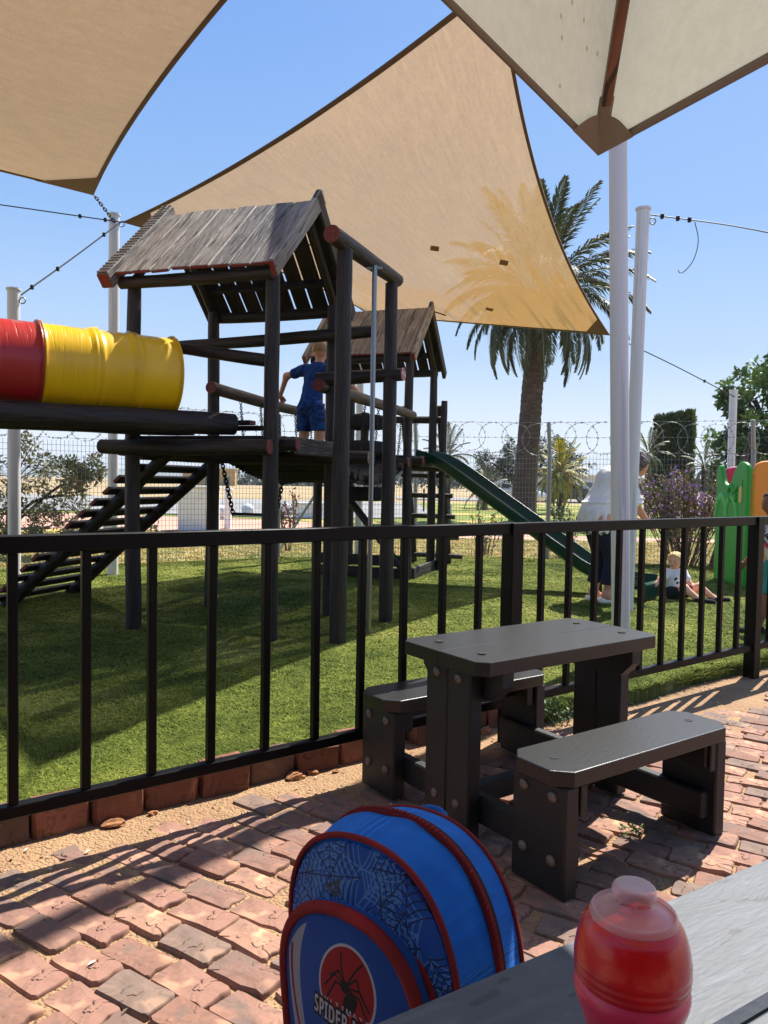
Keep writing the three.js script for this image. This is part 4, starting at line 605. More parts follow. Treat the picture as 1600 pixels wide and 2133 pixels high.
{ // boy in blue crossing the bridge, seen from behind
  const p0 = tw(C1, .05, 0, -1.42), y0 = 1.345, t = thing('person', 'boy in blue shirt and shorts gripping both bridge handrails', 'person', [p0.x, y0, p0.z], TA + Math.PI - .12); t.scale.setScalar(.93);
  const skin = skinTex([214, 158, 128], 700), S = 1.0; // local +z is forward, +x is his left
  const J = { pel: [.02, .66, -.02], ch: [0, .95, .05], nk: [-.04, 1.1, .06], hd: [-.06, 1.235, .06], sL: [.13, 1.04, .04], sR: [-.15, 1.03, .05], eL: [.35, .98, .03], wL: [.5, .78, .14], eR: [-.32, .93, .16], wR: [-.46, .74, .3], hL: [.075, .62, -.02], hR: [-.06, .62, -.02], kL: [.13, .34, .05], kR: [-.1, .33, .0], aL: [.16, .06, -.06], aR: [-.1, .06, -.04] };
  const H = head(J.hd, .098, [-.1, -.15, 1], [0, 1, .1]);
  const P = [cap(J.pel, J.ch, .095, .105, .75), cap(J.ch, J.nk, .09, .045), cap(J.nk, J.hd, .045, .045), cap(J.sL, J.sR, .052, .052), ...H.P];
  for (const s of ['L', 'R']) P.push(cap(J['s' + s], J['e' + s], .042, .034), cap(J['e' + s], J['w' + s], .034, .024), cap(J['h' + s], J['k' + s], .075, .05), cap(J['k' + s], J['a' + s], .05, .032), cap(J['a' + s], [J['a' + s][0], .025, J['a' + s][2] + .12], .035, .025));
  const body = [mesh(P, .035, .011), hand(J.wL, [.1, -.25, .6], [.1, .9, .1], .135, .75, 1), hand(J.wR, [-.1, -.25, .6], [-.1, .9, .1], .135, .75, -1)];
  part(t, 'body', merge(body), skin);
  const shirt = fabric({ color: 0x17407c }), shorts = fabric({ map: rep(tex(256, (u, v) => { const n = fbm(u, v, 14, 14, 3, 710); return n > .58 ? [16, 44, 96] : [26, 74, 146]; }), 3) });
  const SP = [cap(J.pel, J.ch, .113, .122, .8), cap(J.ch, J.nk, .106, .06), cap(J.sL, J.sR, .066, .066), cap(J.sL, mix3(J.sL, J.eL, .55), .056, .058), cap(J.sR, mix3(J.sR, J.eR, .55), .056, .058)];
  part(t, 'shirt', draped(SP, .03, .009, (x, y, z) => Math.max(.6 - y, y - 1.115 - (Math.abs(x + .03) > .07 ? .05 : 0)), crease(.0035, 55)), shirt);
  const SH = [cap([J.pel[0], J.pel[1] + .04, J.pel[2]], J.pel, .105, .115, .85), cap(J.hL, mix3(J.hL, J.kL, .82), .092, .088), cap(J.hR, mix3(J.hR, J.kR, .82), .092, .088)];
  part(t, 'shorts', draped(SH, .03, .009, (x, y, z) => .375 - y, crease(.004, 60)), shorts);
  part(t, 'hair', mesh(H.P.slice(0, 1).map(q => ({ ...q, ra: q.ra + .009, rb: q.rb + .009 })), .02, .008, (x, y, z) => (J.hd[1] - .015 - y) + Math.max(0, z - J.hd[2] - .03) * 1.2), hairMat([128, 92, 58], [196, 158, 108], 720));
  for (const s of ['L', 'R']) part(t, 'shoe', mesh([cap([J['a' + s][0], .03, J['a' + s][2] - .02], [J['a' + s][0], .026, J['a' + s][2] + .14], .042, .034)], .02, .009, (x, y, z) => -y - .002), fabric({ color: 0x2a2c30 }));
  faceBits(t, H, .098, 0x3c2c1c);
}
{ // woman in a white blouse stooping beside the slide
  const t = thing('person', 'woman in white blouse and navy trousers stooping beside the slide end', 'person', [2.3, 0, -7.86], 1.75);
  const skin = skinTex([206, 150, 122], 730), J = { pel: [0, .92, -.12], ch: [0, 1.24, .03], nk: [0, 1.36, .17], hd: [0, 1.41, .3], sL: [.17, 1.28, .08], sR: [-.17, 1.28, .08], eL: [.22, 1.03, .2], wL: [.16, .86, .38], eR: [-.22, 1.03, .16], wR: [-.16, .84, .34], hL: [.1, .86, -.12], hR: [-.1, .86, -.12], kL: [.1, .48, -.02], kR: [-.1, .47, .02], aL: [.1, .08, -.1], aR: [-.1, .08, -.05] };
  const H = head(J.hd, .112, [0, -.7, .72], [0, .7, .7]);
  const P = [cap(J.pel, J.ch, .16, .15, .85), cap(J.ch, J.nk, .13, .06), cap(J.nk, J.hd, .058, .055), cap(J.sL, J.sR, .07, .07), ...H.P];
  for (const s of ['L', 'R']) P.push(cap(J['s' + s], J['e' + s], .056, .044), cap(J['e' + s], J['w' + s], .044, .03), cap(J['h' + s], J['k' + s], .11, .065), cap(J['k' + s], J['a' + s], .062, .04), cap(J['a' + s], [J['a' + s][0], .03, J['a' + s][2] + .15], .042, .03));
  part(t, 'body', merge([mesh(P, .05, .014), hand(J.wL, [0, -.6, .7], [.4, .6, .3], .17, .35, 1), hand(J.wR, [0, -.6, .7], [-.4, .6, .3], .17, .35, -1)]), skin);
  const white = fabric({ map: tex(256, (u, v) => { const n = fbm(u, v, 10, 10, 4, 740), k = 214 + 24 * n; return [k, k, k + 1]; }) });
  const lace = fabric({ map: rep(tex(256, (u, v) => { const a = Math.hypot((u * 8) % 1 - .5, (v * 8 + Math.floor(u * 8) % 2 * .5) % 1 - .5), n = fbm(u, v, 20, 20, 2, 742); return a < .3 && n < .6 ? [58, 66, 92] : [224, 224, 224]; }), 3) });
  const cr = crease(.005, 36), fold = (x, y, z) => cr(x, y, z) - .016 * Math.exp(-(((y - 1.03) / .012) ** 2)) - .02 * smooth(1.02, .82, y) * (1 + .5 * Math.sin(Math.atan2(x, z + .12) * 14));
  const BP = [cap([0, .86, -.13], J.pel, .175, .175, .95), cap(J.pel, J.ch, .18, .158, .95), cap(J.ch, J.nk, .16, .085), cap([0, 1.12, .12], [0, 1.2, .12], .14, .12), cap(J.sL, J.sR, .088, .088), cap(J.sL, mix3(J.sL, J.eL, .85), .08, .085), cap(J.sR, mix3(J.sR, J.eR, .85), .08, .085)];
  { const f0 = field(BP, .05), [lo, hi] = bounds(BP), f = (x, y, z) => Math.max(f0(x, y, z) + fold(x, y, z), .8 - y, (z - .12) * .6 + (y - 1.36)); part(t, 'blouse', nets(f, lo, hi, .013), white); }
  { const LP = [cap([0, .8, -.12], [0, .88, -.12], .222, .222, .95)], f0 = field(LP, .05), [lo, hi] = bounds(LP), f = (x, y, z) => Math.max(f0(x, y, z), .715 + .012 * Math.sin(Math.atan2(x, z + .12) * 18) - y, y - .81); part(t, 'lace_hem', nets(f, lo, hi, .013), lace); }
  const TP = [cap([0, .84, -.12], J.pel, .165, .17), cap(J.hL, J.kL, .125, .088), cap(J.hR, J.kR, .125, .088), cap(J.kL, mix3(J.kL, J.aL, .72), .088, .088), cap(J.kR, mix3(J.kR, J.aR, .72), .088, .088)];
  part(t, 'trousers', mesh(TP, .04, .014, (x, y, z) => Math.max(.2 - y, y - .86)), fabric({ color: 0x141a38 }));
  const HP = H.P.slice(0, 1).map(q => ({ ...q, ra: q.ra + .022, rb: q.rb + .022 })), hf = field(HP, .02), [hlo, hhi] = bounds(HP, .05), fd = V(0, -.7, .72).normalize();
  part(t, 'hair', nets((x, y, z) => Math.max(hf(x, y, z) + .014 * Math.sin(x * 110) * Math.sin(y * 95 + z * 85), ((x - J.hd[0]) * fd.x + (y - J.hd[1]) * fd.y + (z - J.hd[2]) * fd.z) - .035), hlo, hhi, .008), hairMat([46, 40, 38], [128, 120, 114], 750));
  const shoe = std({ color: 0xe6e2dc, roughness: .5 }); for (const s of ['L', 'R']) { const a = J['a' + s]; part(t, 'shoe', mesh([cap([a[0], .03, a[2] - .04], [a[0], .028, a[2] + .17], .046, .04)], .02, .009, (x, y, z) => Math.max(-y + .002, y - .055 - .03 * Math.abs(z - a[2] - .05) * 3)), shoe); const bow = part(t, 'shoe_bow', cbox(.05, .015, .025, .005), shoe); bow.position.set(a[0], .062, a[2] + .13); }
  faceBits(t, H, .112, 0x3a2c20);
}
{ // blond toddler sitting on the turf, one hand on the slide's end
  const t = thing('person', 'blond toddler in printed white shirt sitting on the turf at the slide', 'person', [3.1, 0, -8.1], .05);
  const skin = skinTex([226, 170, 142], 760), J = { pel: [0, .085, -.02], ch: [-.005, .255, -.02], nk: [-.01, .33, -.015], hd: [-.015, .415, 0], sL: [.075, .295, -.02], sR: [-.085, .295, -.02], eL: [.12, .19, .05], wL: [.15, .1, .12], eR: [-.18, .225, .03], wR: [-.27, .15, .07], hL: [.06, .08, .0], hR: [-.05, .08, .02], kL: [.2, .16, .12], kR: [.02, .15, .16], aL: [.34, .05, .14], aR: [.14, .045, .24] };
  const H = head(J.hd, .082, [-.75, -.05, .7], [0, 1, 0]);
  const P = [cap(J.pel, J.ch, .085, .075, .85), cap(J.ch, J.nk, .065, .035), cap(J.nk, J.hd, .034, .035), cap(J.sL, J.sR, .04, .04), ...H.P];
  for (const s of ['L', 'R']) P.push(cap(J['s' + s], J['e' + s], .034, .028), cap(J['e' + s], J['w' + s], .028, .02), cap(J['h' + s], J['k' + s], .06, .044), cap(J['k' + s], J['a' + s], .043, .028), cap(J['a' + s], mix3(J['a' + s], [J['a' + s][0] + .1, .03, J['a' + s][2] + .02], .6), .028, .022));
  part(t, 'body', merge([mesh(P, .025, .0085), hand(J.wL, [.1, -.7, .3], [.6, .5, 0], .09, .5, 1), hand(J.wR, [-.8, -.4, .2], [0, .8, .2], .09, .5, -1)]), skin);
  const shirtTex = (() => { const c = document.createElement('canvas'); c.width = c.height = 256; const x = c.getContext('2d'); x.fillStyle = '#dfe3e8'; x.fillRect(0, 0, 256, 256); x.fillStyle = '#2a3350'; const e = (a, b, r, s = r) => { x.beginPath(); x.ellipse(a, b, r, s, 0, 0, 7); x.fill(); }; e(82, 70, 26); e(174, 70, 26); x.fillStyle = '#f2f2f2'; e(128, 118, 62, 56); x.fillStyle = '#1c2236'; e(102, 112, 20, 15); e(156, 112, 20, 15); x.fillRect(102, 106, 54, 5); e(128, 142, 9, 6); x.fillStyle = '#4a5878'; for (let k = 0; k < 5; k++) e(60 + k * 34, 205 + (k % 2) * 16, 14, 20); const q = new THREE.CanvasTexture(c); q.colorSpace = THREE.SRGBColorSpace; return q; })();
  const SP = [cap(J.pel, J.ch, .098, .088, .88), cap(J.ch, J.nk, .076, .048), cap(J.sL, J.sR, .05, .05), cap(J.sL, mix3(J.sL, J.eL, .6), .045, .046), cap(J.sR, mix3(J.sR, J.eR, .6), .045, .046)];
  const sg = mesh(SP, .025, .0085, (x, y, z) => Math.max(.085 - y, y - .335)), sp = sg.attributes.position, suv = sg.attributes.uv; for (let i = 0; i < sp.count; i++) suv.setXY(i, clamp((sp.getX(i) + .08) / .17, .01, .99), clamp((sp.getY(i) - .07) / .22, .01, .99));
  part(t, 'shirt', sg, fabric({ map: shirtTex }));
  part(t, 'shorts', mesh([cap(J.pel, [0, .1, -.02], .1, .1, .9), cap(J.hL, mix3(J.hL, J.kL, .55), .07, .062), cap(J.hR, mix3(J.hR, J.kR, .55), .07, .062)], .025, .0085, (x, y, z) => y - .155 - .3 * Math.max(0, x)), fabric({ color: 0x20222c }));
  const dark = fabric({ color: 0x1a1a1e }), sole = std({ color: 0xd8d8d4, roughness: .6 }); for (const s of ['L', 'R']) { const a = J['a' + s], d = s === 'L' ? [.14, 0, .03] : [.1, 0, .1]; part(t, 'shoe', mesh([cap([a[0] - .02, .035, a[2]], [a[0] + d[0], .034, a[2] + d[2]], .034, .03)], .02, .008), dark); part(t, 'sole', mesh([cap([a[0] - .02, .008, a[2]], [a[0] + d[0], .008, a[2] + d[2]], .034, .03)], .02, .008, (x, y, z) => Math.abs(y - .01) - .009), sole); }
  const HP = H.P.slice(0, 1).map(q => ({ ...q, ra: q.ra + .014, rb: q.rb + .014 })), hf = field(HP, .02), [hlo, hhi] = bounds(HP, .03), fd = V(-.75, -.05, .7).normalize();
  part(t, 'hair', nets((x, y, z) => Math.max(hf(x, y, z) + .004 * Math.sin(x * 160 + y * 60) * Math.sin(z * 150), J.hd[1] - .01 - y + 1.1 * Math.max(0, (x - J.hd[0]) * fd.x + (z - J.hd[2]) * fd.z)), hlo, hhi, .006), hairMat([196, 158, 92], [236, 210, 150], 770));
  faceBits(t, H, .082, 0x35506a);
}
{ // child walking at the picture's edge behind the fence post
  const t = thing('person', 'child in patterned shirt and teal shorts walking behind the railing post', 'person', [3.27, 0, -6.35], -1.5);
  const skin = skinTex([128, 82, 58], 780), J = { pel: [0, .58, 0], ch: [0, .82, .02], nk: [0, .95, .03], hd: [0, 1.07, .06], sL: [.12, .89, .02], sR: [-.12, .89, .02], eL: [.16, .7, -.04], wL: [.17, .54, .06], eR: [-.16, .7, .08], wR: [-.16, .56, .2], hL: [.06, .54, 0], hR: [-.06, .54, 0], kL: [.06, .3, .1], kR: [-.06, .3, .0], aL: [.06, .06, .2], aR: [-.06, .07, -.16] };
  const H = head(J.hd, .094, [0, -.15, 1], [0, 1, 0]);
  const P = [cap(J.pel, J.ch, .085, .09, .8), cap(J.ch, J.nk, .08, .04), cap(J.nk, J.hd, .04, .04), cap(J.sL, J.sR, .045, .045), ...H.P];
  for (const s of ['L', 'R']) P.push(cap(J['s' + s], J['e' + s], .037, .03), cap(J['e' + s], J['w' + s], .03, .022), cap(J['h' + s], J['k' + s], .068, .046), cap(J['k' + s], J['a' + s], .045, .03), cap(J['a' + s], [J['a' + s][0], .03, J['a' + s][2] + .1], .032, .024));
  part(t, 'body', merge([mesh(P, .03, .011), hand(J.wL, [0, -.8, .3], [1, .1, 0], .125, .4, 1), hand(J.wR, [0, -.6, .6], [-1, .1, 0], .125, .4, -1)]), skin);
  part(t, 'shirt', mesh([cap(J.pel, J.ch, .104, .106, .85), cap(J.ch, J.nk, .092, .055), cap(J.sL, J.sR, .058, .058), cap(J.sL, mix3(J.sL, J.eL, .6), .05, .052), cap(J.sR, mix3(J.sR, J.eR, .6), .05, .052)], .03, .011, (x, y, z) => Math.max(.6 - y, y - .955)), fabric({ map: rep(tex(256, (u, v) => { const n = fbm(u, v, 16, 16, 3, 790); return v % .5 > .42 ? [196, 44, 110] : n > .56 ? [40, 46, 84] : [206, 208, 216]; }), 2) }));
  part(t, 'shorts', mesh([cap(J.pel, [0, .6, 0], .1, .1, .9), cap(J.hL, mix3(J.hL, J.kL, .8), .085, .078), cap(J.hR, mix3(J.hR, J.kR, .8), .085, .078)], .03, .011, (x, y, z) => Math.max(.34 - y, y - .63)), fabric({ color: 0x2a8c8c }));
  for (const s of ['L', 'R']) { const a = J['a' + s]; part(t, 'shoe', mesh([cap([a[0], .035, a[2] - .03], [a[0], .03, a[2] + .13], .04, .034)], .02, .009, (x, y, z) => -y + .002), fabric({ color: 0x15261c })); }
  part(t, 'hair', mesh(H.P.slice(0, 1).map(q => ({ ...q, ra: q.ra + .012, rb: q.rb + .012 })), .02, .008, (x, y, z) => J.hd[1] + .01 - y + 1.4 * Math.max(0, z - J.hd[2] - .02)), hairMat([22, 18, 16], [48, 38, 32], 795));
  faceBits(t, H, .094, 0x20140c);
}

// ---------------------------------------------------------------- small picnic table with two benches
{
  const turn = Math.atan2(.574, .819), t = thing('picnic_table', 'small black recycled plastic picnic table with two attached benches on brick paving', 'picnic table', [.594, -.066, -2.979], turn);
  const plasBump = tex(512, (u, v) => .5 * fbm(u, v, 120, 120, 3, 810) + .3 * fbm(u, v, 30, 30, 3, 811) + .2 * fbm(u, v, 6, 60, 2, 812), false);
  const black = std({ map: rep(tex(512, (u, v) => { const a = fbm(u, v, 6, 6, 5, 815), f = fbm(u, v, 160, 160, 2, 816), k = 12 + 7 * a + 8 * f; return [k * .9, k * .98, k * 1.12]; }), 1.4), bumpMap: rep(plasBump, 3), bumpScale: .002, roughness: .55 }), gloss = black.clone(); gloss.roughness = .38; gloss.bumpScale = .0008;
  const boltM = std({ color: 0x6f675e, roughness: .5, metalness: .6 });
  const slab = (L, W, H, ch) => { const s = new THREE.Shape(), x = L / 2 - .006, z = W / 2 - .006; s.moveTo(-x + ch, -z); s.lineTo(x - ch, -z); s.lineTo(x, -z + ch); s.lineTo(x, z - ch); s.lineTo(x - ch, z); s.lineTo(-x + ch, z); s.lineTo(-x, z - ch); s.lineTo(-x, -z + ch); s.closePath(); const g = new THREE.ExtrudeGeometry(s, { depth: H - .008, bevelEnabled: true, bevelSize: .004, bevelThickness: .004, bevelSegments: 2 }); g.rotateX(-Math.PI / 2); g.translate(0, -H / 2 + .004, 0); return planarUV(g, 0); };
  const put = (p, nm, g, x, y, z, mat = black) => { const m = part(p, nm, g, mat); m.position.set(x, y, z); return m; };
  // local x runs along the table, z towards the big table
  const half = (sgn) => { const s = new THREE.Shape(), L = .479, W = .226, c = .034; s.moveTo(-L, 0); s.lineTo(L, 0); s.lineTo(L, W - c); s.lineTo(L - c, W); s.lineTo(-L + c, W); s.lineTo(-L, W - c); s.closePath(); const g = new THREE.ExtrudeGeometry(s, { depth: .046, bevelEnabled: true, bevelSize: .0016, bevelThickness: .0016, bevelSegments: 1 }); g.rotateX(-Math.PI / 2); if (sgn > 0) g.rotateY(Math.PI); return planarUV(g, 0); };
  for (const sg of [1, -1]) { const m = put(t, 'tabletop_board', half(sg), 0, .6234, sg * .0028, gloss); for (const x of [-.38, .38]) { const b = part(m, 'bolt_hole', new THREE.CylinderGeometry(.015, .015, .006, 14), M.rubber); b.position.set(x, .0485, sg * .115); } }
  const bolt = (p, x, y, z) => { const g = new THREE.SphereGeometry(.0185, 14, 8, 0, 6.283, 0, Math.PI / 2); g.scale(1, .55, 1); g.rotateZ(x < 0 ? Math.PI / 2 : -Math.PI / 2); const m = part(p, 'bolt', g, boltM); m.position.set(x, y, z); };
  const endBeam = (L, h, w) => { const s = new THREE.Shape(), x = L / 2; s.moveTo(-x, h); s.lineTo(x, h); s.lineTo(x, h * .55); s.lineTo(x - h * .55, 0); s.lineTo(-x + h * .55, 0); s.lineTo(-x, h * .55); s.closePath(); const g = new THREE.ExtrudeGeometry(s, { depth: w, bevelEnabled: true, bevelSize: .003, bevelThickness: .003, bevelSegments: 1 }); g.translate(0, -h / 2, -w / 2); g.rotateY(Math.PI / 2); return planarUV(g, 2); };
  for (const e of [-1, 1]) {
    for (const k of [-1, 1]) put(t, 'table_leg_board', cbox(.06, .615, .122, .006, 1), e * .405, .309, k * .0615);
    put(t, 'cross_beam', cbox(.046, .1, 1.06, .006, 2), e * .351, .115, 0); put(t, 'top_bearer', endBeam(.43, .1, .05), e * .347, .565, 0);
    for (const [y, z] of [[.58, -.06], [.58, .06], [.13, -.06], [.13, .06]]) bolt(t, e * .435, y, z);
  }
  put(t, 'stretcher', cbox(.655, .08, .045, .006), 0, .118, 0);
  for (const b of [-1, 1]) {
    const z = b * .443, seat = put(t, 'bench_seat', slab(.914, .25, .05, .05), 0, .376, z, gloss); for (const x of [-.36, .36]) { const h = part(seat, 'bolt_hole', new THREE.CylinderGeometry(.015, .015, .006, 14), M.rubber); h.position.set(x, .0235, 0); }
    for (const e of [-1, 1]) {
      put(t, 'bench_leg', cbox(.06, .35, .228, .006, 1), e * .398, .176, z); put(t, 'seat_bearer', cbox(.046, .09, .2, .006, 2), e * .343, .304, z); put(t, 'bearer_cleat', cbox(.03, .1, .012, .003), e * .345, .298, z + b * .108);
      for (const [y, dz] of [[.31, -.06], [.31, .06], [.11, -.06], [.11, .06]]) bolt(t, e * .429, y, z + dz);
    }
    put(t, 'bench_stretcher', cbox(.636, .06, .04, .005), 0, .319, z);
  }
}

// ---------------------------------------------------------------- big table, its bench, backpack and bottle
{
  const turn = Math.atan2(.53, .848), L = 2.5, W = .78, u = V(.848, 0, -.53), v = V(.53, 0, .848), edge = V(.024, 0, -.785);
  const c = edge.clone().addScaledVector(u, .95).addScaledVector(v, W / 2), t = thing('patio_table', 'weathered grey plank patio table under the cream umbrella', 'table', [c.x, -.066, c.z], turn);
  const grey = std({ map: rep(tex(512, (a, b) => { const w = fbm(a, b, 4, 4, 3, 820) * .05, g = fbm(a, b + w, 14, 110, 3, 821), l = fbm(a, b, 5, 8, 4, 822), s = fbm(a, b + w, 26, 90, 2, 823); let k = 70 + 14 * g + 12 * l; if (s > .76) k += 8; if (s < .24) k -= 18; return [k * .93, k * .98, k * 1.08]; }), .8), bumpMap: rep(tex(512, (a, b) => { const w = fbm(a, b, 4, 4, 3, 820) * .05; return .6 * fbm(a, b + w, 30, 200, 2, 825) + .4 * fbm(a, b + w, 60, 90, 2, 826); }, false), 1.8), bumpScale: .0006, roughness: .6 });
  for (let k = 0; k < 4; k++) { const m = part(t, 'table_board', cbox(L, .045, W / 4 - .004, .008, 0), grey); m.position.set(0, .694, -W / 2 + (k + .5) * W / 4); }
  for (const x of [-1, 1]) { for (const z of [-.2, .2]) { const m = part(t, 'leg', cbox(.08, .66, .08, .006), grey); m.position.set(x, .338, z); } const b = part(t, 'bearer', cbox(.06, .07, .7, .006), grey); b.position.set(x, .635, 0); }
  const b = thing('low_stool', 'small grey plank stool carrying the blue backpack', 'stool', [-.03, -.066, -1.03], turn);
  for (let k = 0; k < 2; k++) { const m = part(b, 'seat_board', cbox(.26, .03, .1, .006, 0), grey); m.position.set(0, .45, -.052 + k * .104); }
  for (const x of [-.1, .1]) { const m = part(b, 'leg', cbox(.035, .435, .18, .005), grey); m.position.set(x, .2175, 0); }
}
{ // backpack standing on the bench
  const wd = V(.72, 0, .695), o = V(.007, .402, -.972), turn = Math.atan2(-wd.z, wd.x);
  const t = thing('backpack', 'blue and red child backpack with printed web pattern and spider emblem', 'backpack', [o.x, o.y, o.z], turn); t.rotation.z = .14;
  // local x: width to the right, y up, z towards the front of the bag
  const W = .155, Hh = .33, blue = 0x0b4fb4;
  const arch = (s, w, h) => { s.moveTo(-w, 0); s.lineTo(-w, h * .5); s.bezierCurveTo(-w, h * .86, -w * .58, h, 0, h); s.bezierCurveTo(w * .58, h, w, h * .86, w, h * .5); s.lineTo(w, 0); };
  const archPts = (w, h, z, n = 40, y0 = .01) => { const s = new THREE.Path(); arch(s, w, h); return s.getSpacedPoints(n).map(p => V(p.x, Math.max(p.y, y0), z)); };
  const fab = (o2) => std({ bumpMap: rep(tex(128, (a, b) => .5 + .5 * Math.sin(a * 201) * Math.sin(b * 201), false), 14), bumpScale: .002, roughness: .85, ...o2 });
  const bl = fab({ map: rep(tex(256, (a, b) => { const n = fbm(a, b, 6, 6, 4, 840), f = fbm(a, b, 90, 90, 2, 841); return [4 + 6 * n, 104 + 22 * n + 14 * f, 214 + 26 * n + 10 * f]; }), 4) }), rd = fab({ map: rep(tex(128, (a, b) => { const n = fbm(a, b, 8, 8, 3, 845); return [150 + 30 * n, 22 + 12 * n, 24 + 12 * n]; }), 6) }), dk = fab({ color: 0x2a1216 });
  function puff(w, h, z0, z1, bulge, mat, name, uvFit) { // closed soft volume: arch outline lofted from z0 (back) to z1 (front)
    const K = 60, rings = 13, P = [], U = [], I = [], sec = []; const out = archPts(w, h, 0, K, 0);
    const prof = k => { const s = k / (rings - 1); return { z: lerp(z0, z1, s), f: 1 + bulge * Math.sin(Math.PI * s) }; };
    for (let k = 0; k < rings; k++) { const { z, f } = prof(k); out.forEach((p, i) => { const e = bulge > .03 ? Math.sin(Math.PI * k / (rings - 1)) : 0, wr = e * (.02 * (vn(i * .3, k * .55, 64, 64, 850) - .5) + .005 * Math.sin(i * 1.1 + k * 1.7)) - e * .006; P.push(p.x * (f + wr), p.y * (p.y > h * .5 ? 1 + (f - 1) * .8 + wr * .8 : 1), z); U.push((p.x + w) / (2 * w), p.y / h); }); }
    const n = out.length; for (let k = 0; k < rings - 1; k++) for (let i = 0; i < n - 1; i++) { const a = k * n + i; I.push(a, a + n, a + 1, a + 1, a + n, a + n + 1); }
    for (const [k, fl] of [[0, 1], [rings - 1, 0]]) { // domed faces
      const base = P.length / 3, R = 7; for (let r = 0; r <= R; r++) { const s = 1 - r / R; for (const p of out) { const x = p.x * s, y = h * .5 + (p.y - h * .5) * s; P.push(x, y, prof(k).z + (fl ? -.012 : .02) * (1 - s * s)); U.push((x + w) / (2 * w), y / h); } }
      for (let r = 0; r < R; r++) for (let i = 0; i < n; i++) { const a = base + r * n + i, b = base + r * n + (i + 1) % n; if (fl) I.push(a, b, a + n, b, b + n, a + n); else I.push(a, a + n, b, b, a + n, b + n); }
    }
    return geom(P, U, I);
  }
  const webCanvas = (w, h, draw) => { const c = document.createElement('canvas'); c.width = w; c.height = h; draw(c.getContext('2d'), w, h); const q = new THREE.CanvasTexture(c); q.colorSpace = THREE.SRGBColorSpace; return q; };
  const web = (x, cx, cy, R, col, lw, rot, n = 8) => { x.strokeStyle = col; x.lineWidth = lw; for (let k = 0; k < n; k++) { const a = rot + k / n * 6.283; x.beginPath(); x.moveTo(cx, cy); x.lineTo(cx + Math.cos(a) * R, cy + Math.sin(a) * R); x.stroke(); } for (let r = 1; r <= 5; r++) { x.beginPath(); for (let k = 0; k <= n; k++) { const a = rot + k / n * 6.283, q = R * r / 5.4, px = cx + Math.cos(a) * q, py = cy + Math.sin(a) * q, am = a - 3.1416 / n; if (!k) x.moveTo(px, py); else x.quadraticCurveTo(cx + Math.cos(am) * q * .78, cy + Math.sin(am) * q * .78, px, py); } x.stroke(); } };
  const front = webCanvas(1024, 1024, (x, w, h) => { x.fillStyle = '#1f66cc'; x.fillRect(0, 0, w, h); let s = 5; const q = () => (s = (s * 16807) % 2147483647) / 2147483647; for (let k = 0; k < 20; k++) web(x, q() * w, q() * h, 110 + q() * 110, '#6aa4ea', 7, q() * 6, 7); for (let k = 0; k < 11; k++) web(x, q() * w, q() * h, 130 + q() * 130, '#1c2c56', 5, q() * 6, 8); x.fillStyle = 'rgba(96,82,64,.55)'; for (let k = 0; k < 14; k++) { x.beginPath(); x.ellipse(330 + q() * 90, 160 + q() * 60, 8 + q() * 22, 4 + q() * 6, -.7, 0, 7); x.fill(); } });
  const pocket = webCanvas(1024, 1024, (x, w, h) => {
    x.fillStyle = '#155ab8'; x.fillRect(0, 0, w, h);
    x.fillStyle = '#b9bcc4'; x.beginPath(); x.moveTo(70, 300); x.quadraticCurveTo(150, 160, 250, 110); x.quadraticCurveTo(120, 420, 300, 1024); x.lineTo(180, 1024); x.quadraticCurveTo(40, 700, 70, 300); x.fill(); x.beginPath(); x.moveTo(980, 620); x.quadraticCurveTo(800, 800, 640, 1024); x.lineTo(900, 1024); x.quadraticCurveTo(990, 880, 980, 620); x.fill();
    x.strokeStyle = '#a3262a'; x.lineWidth = 26; x.beginPath(); x.moveTo(110, 260); x.quadraticCurveTo(60, 700, 330, 1024); x.stroke();
    x.save(); x.translate(590, 350); x.rotate(.08); x.scale(.9, .9); x.fillStyle = '#d8dbe0'; x.beginPath(); x.ellipse(0, 0, 228, 250, 0, 0, 7); x.fill(); x.fillStyle = '#c0181c'; x.beginPath(); x.ellipse(0, 0, 212, 234, 0, 0, 7); x.fill();
    x.fillStyle = '#1a0a0c'; x.strokeStyle = '#1a0a0c'; x.lineCap = 'round'; x.lineJoin = 'round'; x.beginPath(); x.ellipse(40, 62, 48, 74, .5, 0, 7); x.fill(); x.beginPath(); x.ellipse(-4, -18, 34, 36, 0, 0, 7); x.fill();
    x.lineWidth = 13; for (const [sx, p] of [[-1, [[-60, -90], [-130, -40]]], [-1, [[-90, -60], [-170, 30]]], [-1, [[-80, -20], [-150, 100]]], [-1, [[-50, -130], [-60, -190]]], [1, [[80, -90], [120, -10]]], [1, [[110, -30], [180, 60]]], [1, [[110, 10], [170, 120]]], [1, [[60, -120], [110, -180]]]]) { x.beginPath(); x.moveTo(0, -18); x.lineTo(...p[0]); x.lineTo(...p[1]); x.stroke(); } x.restore();
    x.save(); x.translate(572, 505); x.rotate(.14); x.scale(.9, .9); x.textAlign = 'center'; x.fillStyle = '#d6d8dc'; x.font = 'bold 52px sans-serif'; 'ULTIMATE'.split('').forEach((ch, i) => x.fillText(ch, -150 + i * 46, -40 + Math.abs(i - 3.5) * 3)); x.save(); x.scale(.78, 1.35); x.font = 'bold 112px sans-serif'; x.lineWidth = 26; x.strokeStyle = '#14141a'; x.lineJoin = 'round'; x.strokeText('SPIDER-MAN', 0, 56); x.fillStyle = '#dfe1e4'; x.fillText('SPIDER-MAN', 0, 56); x.restore(); x.restore();
  });
  part(t, 'main_body', puff(W, Hh, -.125, 0, .045, bl), bl);
  const fp = part(t, 'front_panel', puff(W * .965, Hh * .965, -.03, .006, .01, null), fab({ map: front }), 'dark blue front panel printed with webs');
  fp.position.y = .002;
